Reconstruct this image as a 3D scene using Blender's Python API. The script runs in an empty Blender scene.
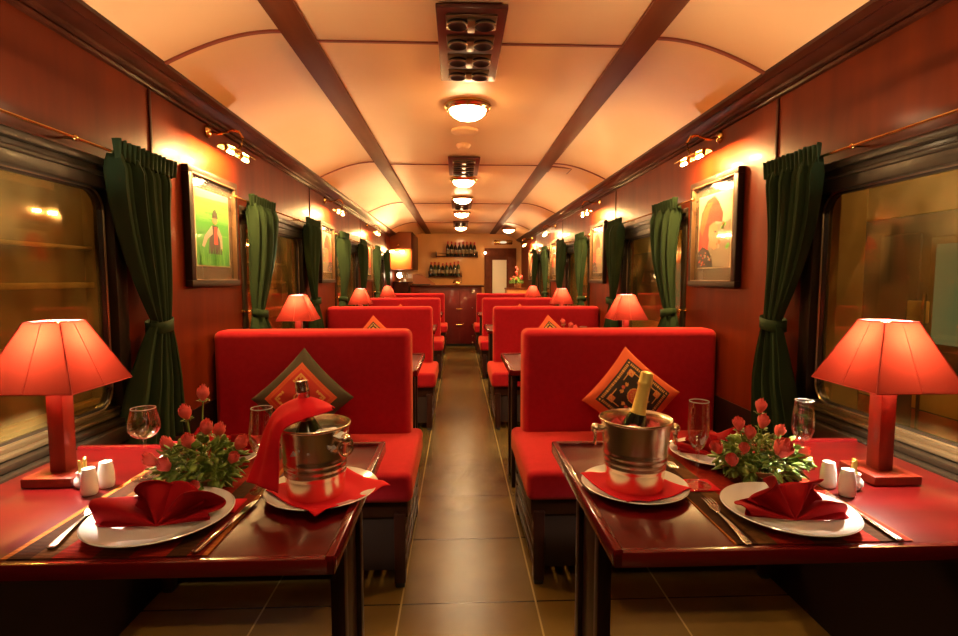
import bpy, bmesh, math, random
from mathutils import Vector, Matrix, noise
random.seed(7)
PI=math.pi; sin=math.sin; cos=math.cos
C=bpy.context.scene.collection
P=2.19                      # one bay of the coach
WL,WR=-1.20,1.31            # inner faces of the side walls
CX=.055
ZC=2.18

# ------------------------------------------------------------------ materials
def nt(name):
    m=bpy.data.materials.new(name); m.use_nodes=True
    return m,m.node_tree.nodes,m.node_tree.links,m.node_tree.nodes['Principled BSDF']
def mat(name,col,rough=.5,metal=0,coat=0,coatr=.08,spec=.5,emis=None,es=0,sheen=0,trans=0,ior=1.45,
        vary=None,vscale=(6,6,6),vdet=4,bump=0,bscale=200,stretch=None):
    m,N,L,b=nt(name)
    b.inputs['Base Color'].default_value=(*col,1); b.inputs['Roughness'].default_value=rough
    b.inputs['Metallic'].default_value=metal; b.inputs['Coat Weight'].default_value=coat
    b.inputs['Coat Roughness'].default_value=coatr; b.inputs['Specular IOR Level'].default_value=spec
    b.inputs['Transmission Weight'].default_value=trans; b.inputs['IOR'].default_value=ior
    if sheen: b.inputs['Sheen Weight'].default_value=sheen
    if emis:
        b.inputs['Emission Color'].default_value=(*emis,1); b.inputs['Emission Strength'].default_value=es
    if vary or bump:
        tc=N.new('ShaderNodeTexCoord'); mp=N.new('ShaderNodeMapping'); mp.inputs['Scale'].default_value=vscale
        L.new(tc.outputs['Object'],mp.inputs['Vector'])
    if vary:
        n=N.new('ShaderNodeTexNoise'); n.inputs['Scale'].default_value=1; n.inputs['Detail'].default_value=vdet
        L.new(mp.outputs[0],n.inputs['Vector'])
        r=N.new('ShaderNodeValToRGB'); r.color_ramp.elements[0].position=.3; r.color_ramp.elements[1].position=.7
        r.color_ramp.elements[0].color=(*col,1); r.color_ramp.elements[1].color=(*vary,1)
        L.new(n.outputs['Fac'],r.inputs[0]); L.new(r.outputs[0],b.inputs['Base Color'])
    if bump:
        n2=N.new('ShaderNodeTexNoise'); n2.inputs['Scale'].default_value=bscale; n2.inputs['Detail'].default_value=2
        L.new(tc.outputs['Object'],n2.inputs['Vector'])
        bp=N.new('ShaderNodeBump'); bp.inputs['Strength'].default_value=bump; bp.inputs['Distance'].default_value=.002
        L.new(n2.outputs['Fac'],bp.inputs['Height']); L.new(bp.outputs[0],b.inputs['Normal'])
    return m
M={}
M['wallwood']=mat('varnished_wall_wood',(.072,.0070,.0014),.42,coat=.05,coatr=.12,spec=.08,vary=(.125,.017,.0025),vscale=(9,9,1.2),bump=.12,bscale=9)
M['darkwood']=mat('dark_trim_wood',(.026,.005,.0018),.38,coat=.06,coatr=.10,spec=.15,vary=(.055,.011,.004),vscale=(8,8,8))
M['strip']=mat('ceiling_strip_wood',(.10,.020,.005),.55,spec=.2,vary=(.15,.032,.008),vscale=(12,1.5,12))
M['batten']=mat('ceiling_batten',(.25,.05,.02),.5)
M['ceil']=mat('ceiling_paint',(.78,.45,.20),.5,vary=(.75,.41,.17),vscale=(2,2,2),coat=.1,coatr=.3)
M['table']=mat('red_lacquered_table',(.105,.0026,.0028),.3,coat=.45,coatr=.04,spec=.25,vary=(.06,.0022,.0016),vscale=(2,18,4),bump=.03,bscale=6)
M['tableedge']=mat('table_rim_wood',(.12,.004,.0045),.22,coat=.6,coatr=.07)
M['underwood']=mat('table_leg_wood',(.014,.003,.0015),.4,coat=.1,spec=.3)
M['benchwood']=mat('bench_frame_wood',(.024,.005,.002),.4,coat=.15,spec=.3)
M['fabric']=mat('red_bench_fabric',(.38,.011,.025),.9,spec=.1,vary=(.34,.009,.021),vscale=(40,40,40),bump=.25,bscale=600)
b_=M['fabric'].node_tree.nodes['Principled BSDF']; b_.inputs['Sheen Weight'].default_value=.30; b_.inputs['Sheen Tint'].default_value=(1,.42,.14,1); b_.inputs['Sheen Roughness'].default_value=.45
M['napkin']=mat('red_napkin_cloth',(.32,.0045,.0085),.85,spec=.15,bump=.2,bscale=900)
M['cloth2']=mat('bright_red_cloth',(.62,.011,.020),.8,spec=.1,bump=.15,bscale=900)
M['china']=mat('white_china',(.84,.83,.82),.12,coat=.4)
M['steel']=mat('polished_steel',(.92,.80,.62),.27,metal=1)
M['cutlery']=mat('cutlery_steel',(.85,.82,.76),.16,metal=1)
M['brass']=mat('brass',(.72,.44,.14),.22,metal=1)
M['green']=mat('green_curtain_fabric',(.017,.032,.013),.8,spec=.15,vary=(.024,.046,.018),vscale=(14,14,5),bump=.2,bscale=500)
M['leaf']=mat('rose_leaf',(.09,.17,.025),.4,vary=(.28,.40,.08),vscale=(30,30,30))
M['stem']=mat('rose_stem',(.14,.26,.05),.5)
M['rose']=mat('red_rose_petals',(.92,.19,.16),.6,sheen=.1,vary=(.74,.06,.055),vscale=(50,50,50))
M['orose']=mat('orange_flower',(.75,.16,.03),.6)
M['lampwood']=mat('lamp_wood',(.22,.022,.008),.42,coat=.2,coatr=.15,spec=.3,vary=(.14,.012,.005),vscale=(25,25,3))
M['black']=mat('black_rubber',(.008,.007,.006),.5)
M['winframe']=mat('window_frame_dark',(.014,.009,.005),.32,coat=.08,coatr=.12,spec=.25)
M['alu']=mat('window_metal_sill',(.26,.19,.10),.28,metal=.85)
M['picframe']=mat('picture_frame_dark',(.018,.009,.005),.5,spec=.25)
M['picedge']=mat('picture_frame_bevel',(.12,.065,.03),.35)
M['mattan']=mat('picture_mat_board',(.085,.055,.032),.25,coat=.4,coatr=.05)
M['cream']=mat('cream_print_border',(.50,.40,.25),.6)
M['brownwood']=mat('bar_wall_wood',(.55,.24,.060),.45,vary=(.64,.28,.07),vscale=(3,3,1),coat=.2)
M['barfront']=mat('bar_front_wood',(.10,.006,.008),.4,coat=.15,spec=.3,vary=(.13,.010,.010),vscale=(9,9,3))
M['doorwhite']=mat('white_door_panel',(.80,.74,.62),.5)
M['bottle']=mat('dark_bottle_glass',(.010,.012,.008),.08,coat=.5)
M['gbottle']=mat('green_bottle_glass',(.03,.045,.012),.08,coat=.5)
M['gold']=mat('gold_foil',(.95,.74,.20),.38,metal=.55,bump=.5,bscale=120)
M['silverfoil']=mat('silver_foil',(.75,.72,.68),.18,metal=1)
M['label']=mat('bottle_label',(.22,.15,.07),.6)
M['ice']=mat('ice',(.9,.92,.95),.15,trans=.6)
M['yellow']=mat('pale_yellow_paper',(.72,.62,.16),.6)
M['candle']=mat('white_wick_plastic',(.8,.75,.6),.5)
M['body']=mat('outside_coach_body',(.03,.055,.16),.45,vary=(.035,.026,.03),vscale=(1,1.5,1))
M['stripe']=mat('outside_cream_stripe',(.62,.46,.16),.5)
M['outred']=mat('outside_red_band',(.28,.03,.015),.5)
M['outyellow']=mat('outside_yellow_roof_band',(.46,.30,.05),.5)
M['pillar']=mat('outside_pillar_brown',(.24,.15,.06),.7,vary=(.18,.11,.04))
M['platform']=mat('platform_wall',(.115,.075,.026),.8,vary=(.06,.036,.012),vscale=(.6,.8,2.5),vdet=8)
M['platrail']=mat('platform_ledge',(.36,.24,.07),.6,vary=(.2,.12,.035),vscale=(1,3,1))
M['kitchen']=mat('pantry_orange_wall',(.26,.07,.016),.5)
M['terracotta']=mat('basket_brown',(.30,.13,.05),.7,bump=.6,bscale=80)
M['fanmetal']=mat('vent_louvre_metal',(.16,.09,.04),.35,metal=.5)
M['black2']=mat('vent_hole_black',(.006,.004,.004),.4)
M['ventplate']=mat('vent_plate_wood',(.075,.012,.008),.35,coat=.3)

def emit(name,col,s):
    m=bpy.data.materials.new(name); m.use_nodes=True; N=m.node_tree.nodes; N.clear()
    e=N.new('ShaderNodeEmission'); e.inputs[0].default_value=(*col,1); e.inputs[1].default_value=s
    o=N.new('ShaderNodeOutputMaterial'); m.node_tree.links.new(e.outputs[0],o.inputs[0]); return m
WARM=(1,.62,.30)
M['bulb']=emit('picture_light_bulb',(1,.56,.19),BULB:=4200)
M['dome']=emit('ceiling_dome_glow',(1,.66,.33),DOME:=62)
M['lampbulb']=emit('table_lamp_bulb',(1,.86,.66),LAMP:=4600)
M['farlight']=emit('pantry_light_glow',(1,.8,.5),30)
M['teal']=emit('lit_train_window',(.30,.62,.50),.16)
M['outlamp']=emit('platform_lamp_glow',(1,.62,.20),420)
M['outlamp2']=emit('platform_lamp_glow_right',(1,.70,.32),240)
M['signglow']=emit('sign_glow',(1,.85,.5),.7)

def glassmat(name):
    m=bpy.data.materials.new(name); m.use_nodes=True; N=m.node_tree.nodes; L=m.node_tree.links; N.clear()
    o=N.new('ShaderNodeOutputMaterial'); mx=N.new('ShaderNodeMixShader'); t=N.new('ShaderNodeBsdfTransparent'); g=N.new('ShaderNodeBsdfGlossy')
    t.inputs[0].default_value=(.97,.97,.96,1); g.inputs['Roughness'].default_value=.02; g.inputs[0].default_value=(1,1,1,1)
    lw=N.new('ShaderNodeLayerWeight'); lw.inputs[0].default_value=.5; pw=N.new('ShaderNodeMath'); pw.operation='POWER'; pw.inputs[1].default_value=3.0; L.new(lw.outputs['Facing'],pw.inputs[0])
    f=N.new('ShaderNodeMapRange'); f.inputs[3].default_value=.09; f.inputs[4].default_value=.9; L.new(pw.outputs[0],f.inputs[0])
    L.new(f.outputs[0],mx.inputs[0]); L.new(t.outputs[0],mx.inputs[1]); L.new(g.outputs[0],mx.inputs[2]); L.new(mx.outputs[0],o.inputs[0])
    return m
M['glass']=glassmat('clear_glass')
M['glassrim']=mat('glass_rim',(.8,.78,.74),.1,trans=.5)
def panemat():
    m=bpy.data.materials.new('window_glass'); m.use_nodes=True; N=m.node_tree.nodes; L=m.node_tree.links; N.clear()
    o=N.new('ShaderNodeOutputMaterial'); mx=N.new('ShaderNodeMixShader'); t=N.new('ShaderNodeBsdfTransparent'); g=N.new('ShaderNodeBsdfGlossy')
    t.inputs[0].default_value=(.93,.80,.52,1); g.inputs['Roughness'].default_value=.04; g.inputs[0].default_value=(1,.86,.6,1)
    lw=N.new('ShaderNodeLayerWeight'); lw.inputs[0].default_value=.5; pw=N.new('ShaderNodeMath'); pw.operation='POWER'; pw.inputs[1].default_value=4.0; L.new(lw.outputs['Facing'],pw.inputs[0])
    f=N.new('ShaderNodeMapRange'); f.inputs[3].default_value=.05; f.inputs[4].default_value=.60; L.new(pw.outputs[0],f.inputs[0])
    tc=N.new('ShaderNodeTexCoord'); n=N.new('ShaderNodeTexNoise'); n.inputs['Scale'].default_value=5; n.inputs['Detail'].default_value=8
    L.new(tc.outputs['Object'],n.inputs['Vector'])
    r=N.new('ShaderNodeMapRange'); r.inputs[1].default_value=.45; r.inputs[2].default_value=.8; r.inputs[3].default_value=.02; r.inputs[4].default_value=.12
    L.new(n.outputs['Fac'],r.inputs[0]); L.new(r.outputs[0],g.inputs['Roughness'])
    df=N.new('ShaderNodeBsdfDiffuse'); df.inputs[0].default_value=(.75,.55,.20,1); m2=N.new('ShaderNodeMixShader')
    r3=N.new('ShaderNodeMapRange'); r3.inputs[1].default_value=.4; r3.inputs[2].default_value=.75; r3.inputs[3].default_value=.02; r3.inputs[4].default_value=.13
    L.new(n.outputs['Fac'],r3.inputs[0]); L.new(r3.outputs[0],m2.inputs[0]); L.new(t.outputs[0],m2.inputs[1]); L.new(df.outputs[0],m2.inputs[2])
    L.new(f.outputs[0],mx.inputs[0]); L.new(m2.outputs[0],mx.inputs[1]); L.new(g.outputs[0],mx.inputs[2]); L.new(mx.outputs[0],o.inputs[0])
    return m
M['pane']=panemat()
def shademat():
    m=bpy.data.materials.new('red_lampshade_fabric'); m.use_nodes=True; N=m.node_tree.nodes; L=m.node_tree.links; N.clear()
    o=N.new('ShaderNodeOutputMaterial'); mx=N.new('ShaderNodeMixShader'); t=N.new('ShaderNodeBsdfTranslucent'); d=N.new('ShaderNodeBsdfDiffuse')
    t.inputs[0].default_value=(.030,.0028,.0011,1); d.inputs[0].default_value=(.20,.008,.005,1); mx.inputs[0].default_value=.5
    L.new(d.outputs[0],mx.inputs[1]); L.new(t.outputs[0],mx.inputs[2]); L.new(mx.outputs[0],o.inputs[0]); return m
M['shade']=shademat()
M['shaderib']=mat('lampshade_seam',(.30,.02,.015),.7)
def floormat():
    m,N,L,b=nt('floor_tiles'); b.inputs['Roughness'].default_value=.22; b.inputs['Specular IOR Level'].default_value=.7
    tc=N.new('ShaderNodeTexCoord'); sp=N.new('ShaderNodeSeparateXYZ'); L.new(tc.outputs['Object'],sp.inputs[0])
    def line(sock,off,size,w):
        a=N.new('ShaderNodeMath'); a.operation='SUBTRACT'; L.new(sock,a.inputs[0]); a.inputs[1].default_value=off-w/2-size*20
        mo=N.new('ShaderNodeMath'); mo.operation='MODULO'; L.new(a.outputs[0],mo.inputs[0]); mo.inputs[1].default_value=size
        l=N.new('ShaderNodeMath'); l.operation='LESS_THAN'; L.new(mo.outputs[0],l.inputs[0]); l.inputs[1].default_value=w; return l
    a=line(sp.outputs[0],-.222,.52,.007); c=line(sp.outputs[1],1.925,.498,.007)
    n=N.new('ShaderNodeTexNoise'); n.inputs['Scale'].default_value=3; n.inputs['Detail'].default_value=10; L.new(tc.outputs['Object'],n.inputs['Vector'])
    r=N.new('ShaderNodeValToRGB'); r.color_ramp.elements[0].position=.3; r.color_ramp.elements[1].position=.75
    r.color_ramp.elements[0].color=(.092,.055,.013,1); r.color_ramp.elements[1].color=(.145,.090,.022,1); L.new(n.outputs['Fac'],r.inputs[0])
    m1=N.new('ShaderNodeMix'); m1.data_type='RGBA'; L.new(c.outputs[0],m1.inputs[0]); L.new(r.outputs[0],m1.inputs[6]); m1.inputs[7].default_value=(.03,.02,.01,1)
    m2=N.new('ShaderNodeMix'); m2.data_type='RGBA'; L.new(a.outputs[0],m2.inputs[0]); L.new(m1.outputs[2],m2.inputs[6]); m2.inputs[7].default_value=(.30,.22,.08,1)
    L.new(m2.outputs[2],b.inputs['Base Color'])
    n3=N.new('ShaderNodeTexNoise'); n3.inputs['Scale'].default_value=260; L.new(tc.outputs['Object'],n3.inputs['Vector'])
    bp=N.new('ShaderNodeBump'); bp.inputs['Strength'].default_value=.35; bp.inputs['Distance'].default_value=.001; L.new(n3.outputs['Fac'],bp.inputs['Height']); L.new(bp.outputs[0],b.inputs['Normal'])
    return m
M['floor']=floormat(); M['wainscot']=mat('dark_wainscot',(.008,.003,.002),.5,spec=.2)  # near-black lower wall colour stands in for shade below the tables
def runnermat():
    # woven table runner, stripes across X (object space) of brown, red and olive threads
    m,N,L,b=nt('woven_runner'); b.inputs['Roughness'].default_value=.9; b.inputs['Specular IOR Level'].default_value=.08
    tc=N.new('ShaderNodeTexCoord'); sp=N.new('ShaderNodeSeparateXYZ'); L.new(tc.outputs['Object'],sp.inputs[0])
    ma=N.new('ShaderNodeMapRange'); L.new(sp.outputs[0],ma.inputs[0]); ma.inputs[1].default_value=-.18; ma.inputs[2].default_value=.18
    r=N.new('ShaderNodeValToRGB'); r.color_ramp.interpolation='CONSTANT'; L.new(ma.outputs[0],r.inputs[0])
    st=[(0,(.40,.13,.03)),(.025,(.05,.02,.01)),(.14,(.13,.06,.02)),(.24,(.30,.02,.01)),(.44,(.14,.035,.012)),(.62,(.30,.02,.01)),(.80,(.06,.025,.01)),(.90,(.22,.02,.01)),(.975,(.40,.13,.03))]
    e=r.color_ramp.elements; e[0].position=0; e[0].color=(*st[0][1],1); e[1].position=st[1][0]; e[1].color=(*st[1][1],1)
    for p,c in st[2:]:
        k=e.new(p); k.color=(*c,1)
    w=N.new('ShaderNodeTexWave'); w.inputs['Scale'].default_value=60; w.inputs['Distortion'].default_value=.6; w.bands_direction='Y'; L.new(tc.outputs['Object'],w.inputs['Vector'])
    n=N.new('ShaderNodeTexNoise'); n.inputs['Scale'].default_value=90; L.new(tc.outputs['Object'],n.inputs['Vector'])
    mu=N.new('ShaderNodeMath'); mu.operation='MULTIPLY'; L.new(w.outputs['Fac'],mu.inputs[0]); L.new(n.outputs['Fac'],mu.inputs[1])
    mx=N.new('ShaderNodeMix'); mx.data_type='RGBA'; mx.blend_type='MULTIPLY'; L.new(r.outputs[0],mx.inputs[6]); mx.inputs[0].default_value=.75
    r2=N.new('ShaderNodeValToRGB'); r2.color_ramp.elements[0].color=(.25,.25,.25,1); r2.color_ramp.elements[1].color=(1.6,1.4,1.2,1); r2.color_ramp.elements[1].position=.5; L.new(mu.outputs[0],r2.inputs[0])
    L.new(r2.outputs[0],mx.inputs[7]); L.new(mx.outputs[2],b.inputs['Base Color'])
    bp=N.new('ShaderNodeBump'); bp.inputs['Strength'].default_value=.6; bp.inputs['Distance'].default_value=.001; L.new(w.outputs['Fac'],bp.inputs['Height']); L.new(bp.outputs[0],b.inputs['Normal'])
    return m
M['runner']=runnermat()

# ------------------------------------------------------------------ mesh helpers
class MB:
    def __init__(s): s.bm=bmesh.new()
    def _tag(s,before,mi):
        for f in s.bm.faces:
            if f.index==-1 or f not in before: f.material_index=mi
    def _add(s,verts,faces,mi=0,smooth=True):
        vs=[s.bm.verts.new(v) for v in verts]
        for f in faces:
            try:
                q=s.bm.faces.new([vs[i] for i in f]); q.material_index=mi; q.smooth=smooth
            except ValueError: pass
        return vs
    def box(s,lo,hi,bev=0,mi=0,rot=None,piv=None,seg=2):
        b=bmesh.new(); bmesh.ops.create_cube(b,size=1)
        lo=Vector(lo); hi=Vector(hi); c=(lo+hi)/2; d=hi-lo
        for v in b.verts: v.co=Vector((v.co.x*d.x,v.co.y*d.y,v.co.z*d.z))
        if bev: bmesh.ops.bevel(b,geom=b.edges[:],offset=bev,segments=seg,profile=.5,affect='EDGES')
        for v in b.verts:
            co=v.co+c
            if rot is not None:
                pv=Vector(piv) if piv is not None else c
                co=rot@(co-pv)+pv
            v.co=co
        s.merge(b,mi); return s
    def merge(s,b,mi=0,smooth=True):
        b.verts.index_update()
        s._add([v.co.copy() for v in b.verts],[[v.index for v in f.verts] for f in b.faces],mi,smooth); b.free()
    def lathe(s,prof,n=32,c=(0,0,0),mi=0,rot=None,caps=True):
        vs=[];fs=[]; m=len(prof)
        for (r,z) in prof:
            for k in range(n):
                a=2*PI*k/n; v=Vector((r*cos(a),r*sin(a),z))
                if rot is not None: v=rot@v
                vs.append(v+Vector(c))
        for i in range(m-1):
            for k in range(n):
                fs.append([i*n+k,i*n+(k+1)%n,(i+1)*n+(k+1)%n,(i+1)*n+k])
        if caps:
            fs.append([k for k in range(n)][::-1]); fs.append([(m-1)*n+k for k in range(n)])
        s._add(vs,fs,mi); return s
    def tube(s,pts,r,n=8,mi=0,closed=False):
        pts=[Vector(p) for p in pts]; N=len(pts); vs=[];fs=[]
        up=Vector((0,0,1))
        for i,p in enumerate(pts):
            if closed: t=(pts[(i+1)%N]-pts[i-1])
            else: t=pts[min(i+1,N-1)]-pts[max(i-1,0)]
            t.normalize()
            a=t.cross(up)
            if a.length<.05: a=t.cross(Vector((1,0,0)))
            a.normalize(); b=t.cross(a)
            rr=r[i] if isinstance(r,(list,tuple)) else r
            for k in range(n):
                an=2*PI*k/n; vs.append(p+(a*cos(an)+b*sin(an))*rr)
        for i in range(N if closed else N-1):
            j=(i+1)%N
            for k in range(n): fs.append([i*n+k,i*n+(k+1)%n,j*n+(k+1)%n,j*n+k])
        if not closed:
            fs.append(list(range(n))[::-1]); fs.append([(N-1)*n+k for k in range(n)])
        s._add(vs,fs,mi); return s
    def cyl(s,p0,p1,r0,r1=None,n=16,mi=0): return s.tube([p0,p1],[r0,r0 if r1 is None else r1],n,mi)
    def sphere(s,c,r,mi=0,u=12,v=8,sc=(1,1,1),rot=None):
        b=bmesh.new(); bmesh.ops.create_uvsphere(b,u_segments=u,v_segments=v,radius=r)
        for q in b.verts:
            co=Vector((q.co.x*sc[0],q.co.y*sc[1],q.co.z*sc[2]))
            if rot is not None: co=rot@co
            q.co=co+Vector(c)
        s.merge(b,mi); return s
    def grid(s,fn,nu,nv,mi=0,mf=None,thick=0):
        vs=[Vector(fn(i/nu,j/nv)) for j in range(nv+1) for i in range(nu+1)]; fs=[]; W=nu+1
        V=[s.bm.verts.new(v) for v in vs]
        for j in range(nv):
            for i in range(nu):
                try:
                    f=s.bm.faces.new([V[j*W+i],V[j*W+i+1],V[(j+1)*W+i+1],V[(j+1)*W+i]]); f.smooth=True
                    f.material_index=mf((i+.5)/nu,(j+.5)/nv) if mf else mi
                except ValueError: pass
        return s
    def prism(s,poly,axis,a,b,mi=0,smooth=False):
        # polygon in the two other axes extruded along axis from a to b
        n=len(poly)
        def mk(p,t):
            if axis==1: return (p[0],t,p[1])
            if axis==0: return (t,p[0],p[1])
            return (p[0],p[1],t)
        vs=[mk(p,a) for p in poly]+[mk(p,b) for p in poly]
        fs=[[i,(i+1)%n,n+(i+1)%n,n+i] for i in range(n)]+[list(range(n))[::-1],[n+i for i in range(n)]]
        s._add(vs,fs,mi,smooth); return s
    def build(s,name,m,parent=None,loc=None,ang=35,solid=0,offset=0):
        bmesh.ops.recalc_face_normals(s.bm,faces=s.bm.faces[:]) if not solid else None
        me=bpy.data.meshes.new(name); s.bm.to_mesh(me); s.bm.free()
        for q in (m if isinstance(m,(list,tuple)) else [m]): me.materials.append(M[q])
        try: me.set_sharp_from_angle(angle=math.radians(ang))
        except Exception: pass
        o=bpy.data.objects.new(name,me); C.objects.link(o)
        if parent: o.parent=parent
        if loc is not None: o.location=loc
        if solid:
            md=o.modifiers.new('thickness','SOLIDIFY'); md.thickness=solid; md.offset=offset
        return o
def tag(o,label,cat,group=None,kind=None):
    o['label']=label; o['category']=cat
    if group: o['group']=group
    if kind: o['kind']=kind
    return o
def struct(o,label=None):
    o['kind']='structure'
    if label: o['label']=label
    return o
def thing(name,label,cat,loc=(0,0,0),rz=0,group=None):
    o=bpy.data.objects.new(name,None); o.empty_display_size=.05; C.objects.link(o); o.location=loc; o.rotation_euler=(0,0,rz)
    return tag(o,label,cat,group)
def dup(root,loc=None,rz=None,label=None,group=None,scale=None):
    r=root.copy(); C.objects.link(r)
    if loc is not None: r.location=loc
    if rz is not None: r.rotation_euler=(0,0,rz)
    if scale is not None: r.scale=scale
    if label: r['label']=label
    if group: r['group']=group
    for ch in list(root.children):
        c=ch.copy(); C.objects.link(c); c.parent=r
        for g in list(ch.children):
            d=g.copy(); C.objects.link(d); d.parent=c
    return r

Y0,Y1=-3.6,10.75    # ends of the coach room
# ------------------------------------------------------------------ floor and ceiling
struct(MB().box((WL-.1,Y0,-.05),(WR+.1,Y1,0)).build('floor','floor'),'olive brown square floor tiles with pale grout lines')
cl=MB()
SI,SO=.60,.715      # ceiling strip inner/outer distance from centre line
def arch(s):
    # from crown to strip
    out=[]
    for t in range(13):
        u=t/12; x=1.185-(1.185-SO)*u; z=2.035+(ZC-2.035)*sin(u*PI/2)**.95
        out.append((CX+s*x,z))
    return out
secs=arch(-1)+arch(1)[::-1]
vs=[];fs=[];n=len(secs)
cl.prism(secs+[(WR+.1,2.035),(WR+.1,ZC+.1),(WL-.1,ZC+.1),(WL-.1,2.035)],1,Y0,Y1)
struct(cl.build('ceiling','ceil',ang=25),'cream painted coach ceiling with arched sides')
tn=0
def trim(o,label):
    global tn; tn+=1; o.name='trim_%d'%tn; struct(o,label); return o
for s in (-1,1):
    a,b=sorted((CX+s*SI,CX+s*SO))
    trim(MB().box((a,Y0,ZC-.012),(b,Y1,ZC+.01),bev=.002).build('t','strip'),'brown wooden strip along the ceiling')
YS=[2.13+P*k for k in range(-2,4)]
for y in YS:
    trim(MB().box((CX-SI,y-.006,ZC-.006),(CX+SI,y+.006,ZC+.01)).build('t','batten'),'thin brown batten across the flat ceiling')
    for s in (-1,1):
        a=arch(s)
        poly=[(x,z-.007) for x,z in a]+[(x,z+.006) for x,z in a[::-1]]
        trim(MB().prism(poly,1,y-.085,y-.068).build('t','batten'),'thin curved brown batten on the arched ceiling side')
# crown mouldings
for s,wx in ((-1,WL),(1,WR)):
    prof=[(0,1.985),(.018,1.985),(.024,1.993),(.020,2.002),(.034,2.004),(.040,2.012),(.058,2.014),(.078,2.024),(.086,2.030),(.094,2.027),(.104,2.034),(.112,2.044),(.112,2.068),(.10,2.075),(0,2.075)]
    poly=[(wx-s*x,z) for x,z in prof]
    trim(MB().prism(poly,1,Y0,Y1).build('t','darkwood'),'dark beaded crown moulding along the %s wall'%('left' if s<0 else 'right'))

# ------------------------------------------------------------------ side walls with window openings
WIN=[(.78+P*k,1.90+P*k) for k in range(-1,4)]     # opening along Y
WZ0,WZ1=.74,1.60
for s,wx,nm in ((-1,WL,'left'),(1,WR,'right')):
    w=MB(); a,b=sorted((wx,wx+s*.08))
    w.box((a,Y0,.66),(b,Y1,WZ0)); w.box((a,Y0,WZ1),(b,Y1,2.04))
    edges=[Y0]+[v for k in WIN for v in k]+[Y1]
    for i in range(0,len(edges),2): w.box((a,edges[i],WZ0),(b,edges[i+1],WZ1))
    struct(w.build('wall_'+nm,'wallwood'),'glossy reddish brown wooden side wall')
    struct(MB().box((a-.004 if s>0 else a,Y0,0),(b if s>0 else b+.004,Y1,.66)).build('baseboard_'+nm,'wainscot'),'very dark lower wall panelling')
    for y in YS:
        if s>0 and y<0: continue
        trim(MB().box((min(wx,wx-s*.006),y-.008,WZ0 if 0 else .5),(max(wx,wx-s*.006),y+.008,1.996),bev=.002).build('t','darkwood'),'thin vertical moulding on the %s wall panels'%nm)
# end walls
struct(MB().box((WL-.1,Y0-.05,-.05),(WR+.1,Y0,ZC+.1)).build('wall_back','wallwood'),'wooden wall behind the viewer')
struct(MB().box((WL-.1,Y1,-.05),(WR+.1,Y1+.05,ZC+.1)).build('wall_front','brownwood'),'orange brown wooden wall behind the bar')
# windows
wn=0
for s,wx in ((-1,WL),(1,WR)):
    for k,(a,b) in enumerate(WIN):
        wn+=1
        side='left' if s<0 else 'right'
        t=bpy.data.objects.new('window_%d'%wn,None); C.objects.link(t)
        struct(t,'%s coach window in a dark frame'%side)
        # outer casing: header pelmet, jambs, sill
        h=MB()
        def bx(m,x0,x1,y0,y1,z0,z1,bev=.003,mi=0):
            X=sorted((wx-s*x0,wx-s*x1)); m.box((X[0],y0,z0),(X[1],y1,z1),bev=bev,mi=mi)
        bx(h,-.05,.012,a-.03,b+.03,1.555,1.655,.004); bx(h,.0,.026,a-.03,b+.03,1.625,1.65,.004); bx(h,.0,.02,a-.03,b+.03,1.592,1.608,.004)
        bx(h,-.05,.010,a-.03,a+.03,.70,1.60); bx(h,-.05,.010,b-.03,b+.03,.70,1.60)
        h.build('window_frame','winframe',t)
        # inner rounded metal surround
        fr=MB(); R=.07; y0,y1,z0,z1=a+.04,b-.04,.80,1.555
        loop=[]
        for cy,cz,a0 in ((y1-R,z1-R,0),(y0+R,z1-R,PI/2),(y0+R,z0+R,PI),(y1-R,z0+R,3*PI/2)):
            for q in range(7):
                an=a0+q*PI/12; loop.append((wx+s*.03,cy+R*cos(an),cz+R*sin(an)))
        fr.tube(loop,.011,6,closed=True)
        fr.build('glazing_bead','winframe',t)
        fr=MB(); fr.tube([(x-s*.012,y,z) for x,y,z in loop],.0035,6,closed=True); fr.build('bead_trim','alu',t)
        # filler plate outside of the rounded corners
        fl=MB(); X=wx+s*.04
        outer=[(y0-.05,z0-.1),(y1+.05,z0-.1),(y1+.05,z1+.05),(y0-.05,z1+.05)]
        cn=[(y1+.05,z1+.05),(y0-.05,z1+.05),(y0-.05,z0-.1),(y1+.05,z0-.1)]
        for q in range(4):
            arc=[(p[1],p[2]) for p in loop[q*7:(q+1)*7]]
            nxt=loop[((q+1)%4)*7]
            fl.prism([cn[q]]+arc+[(nxt[1],nxt[2]),cn[(q+1)%4]],0,X,X+s*.012)
        fl.build('surround_plate','winframe',t)
        sl=MB(); bx(sl,-.05,.045,a-.02,b+.02,.752,.772,.004,0); sl.build('sill_base','winframe',t); sl=MB(); bx(sl,-.05,.020,a-.02,b+.02,.775,.787,.003,0); bx(sl,-.045,.0,a,b,.787,.80,.002,0)
        sl.build('sill_rail','alu',t)
        bx2=MB(); bx(bx2,0,.07,a-.02,b+.02,.70,.752,.004); bx2.build('sill_board','winframe',t)
        pn=MB(); X=sorted((wx+s*.034,wx+s*.038)); pn.box((X[0],y0-.01,z0-.01),(X[1],y1+.01,z1+.01)); pn.build('pane','pane',t)
        # light curtain rail bar lower glass groove
ROWN=['nearest','second','third','fourth','farthest']
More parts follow.
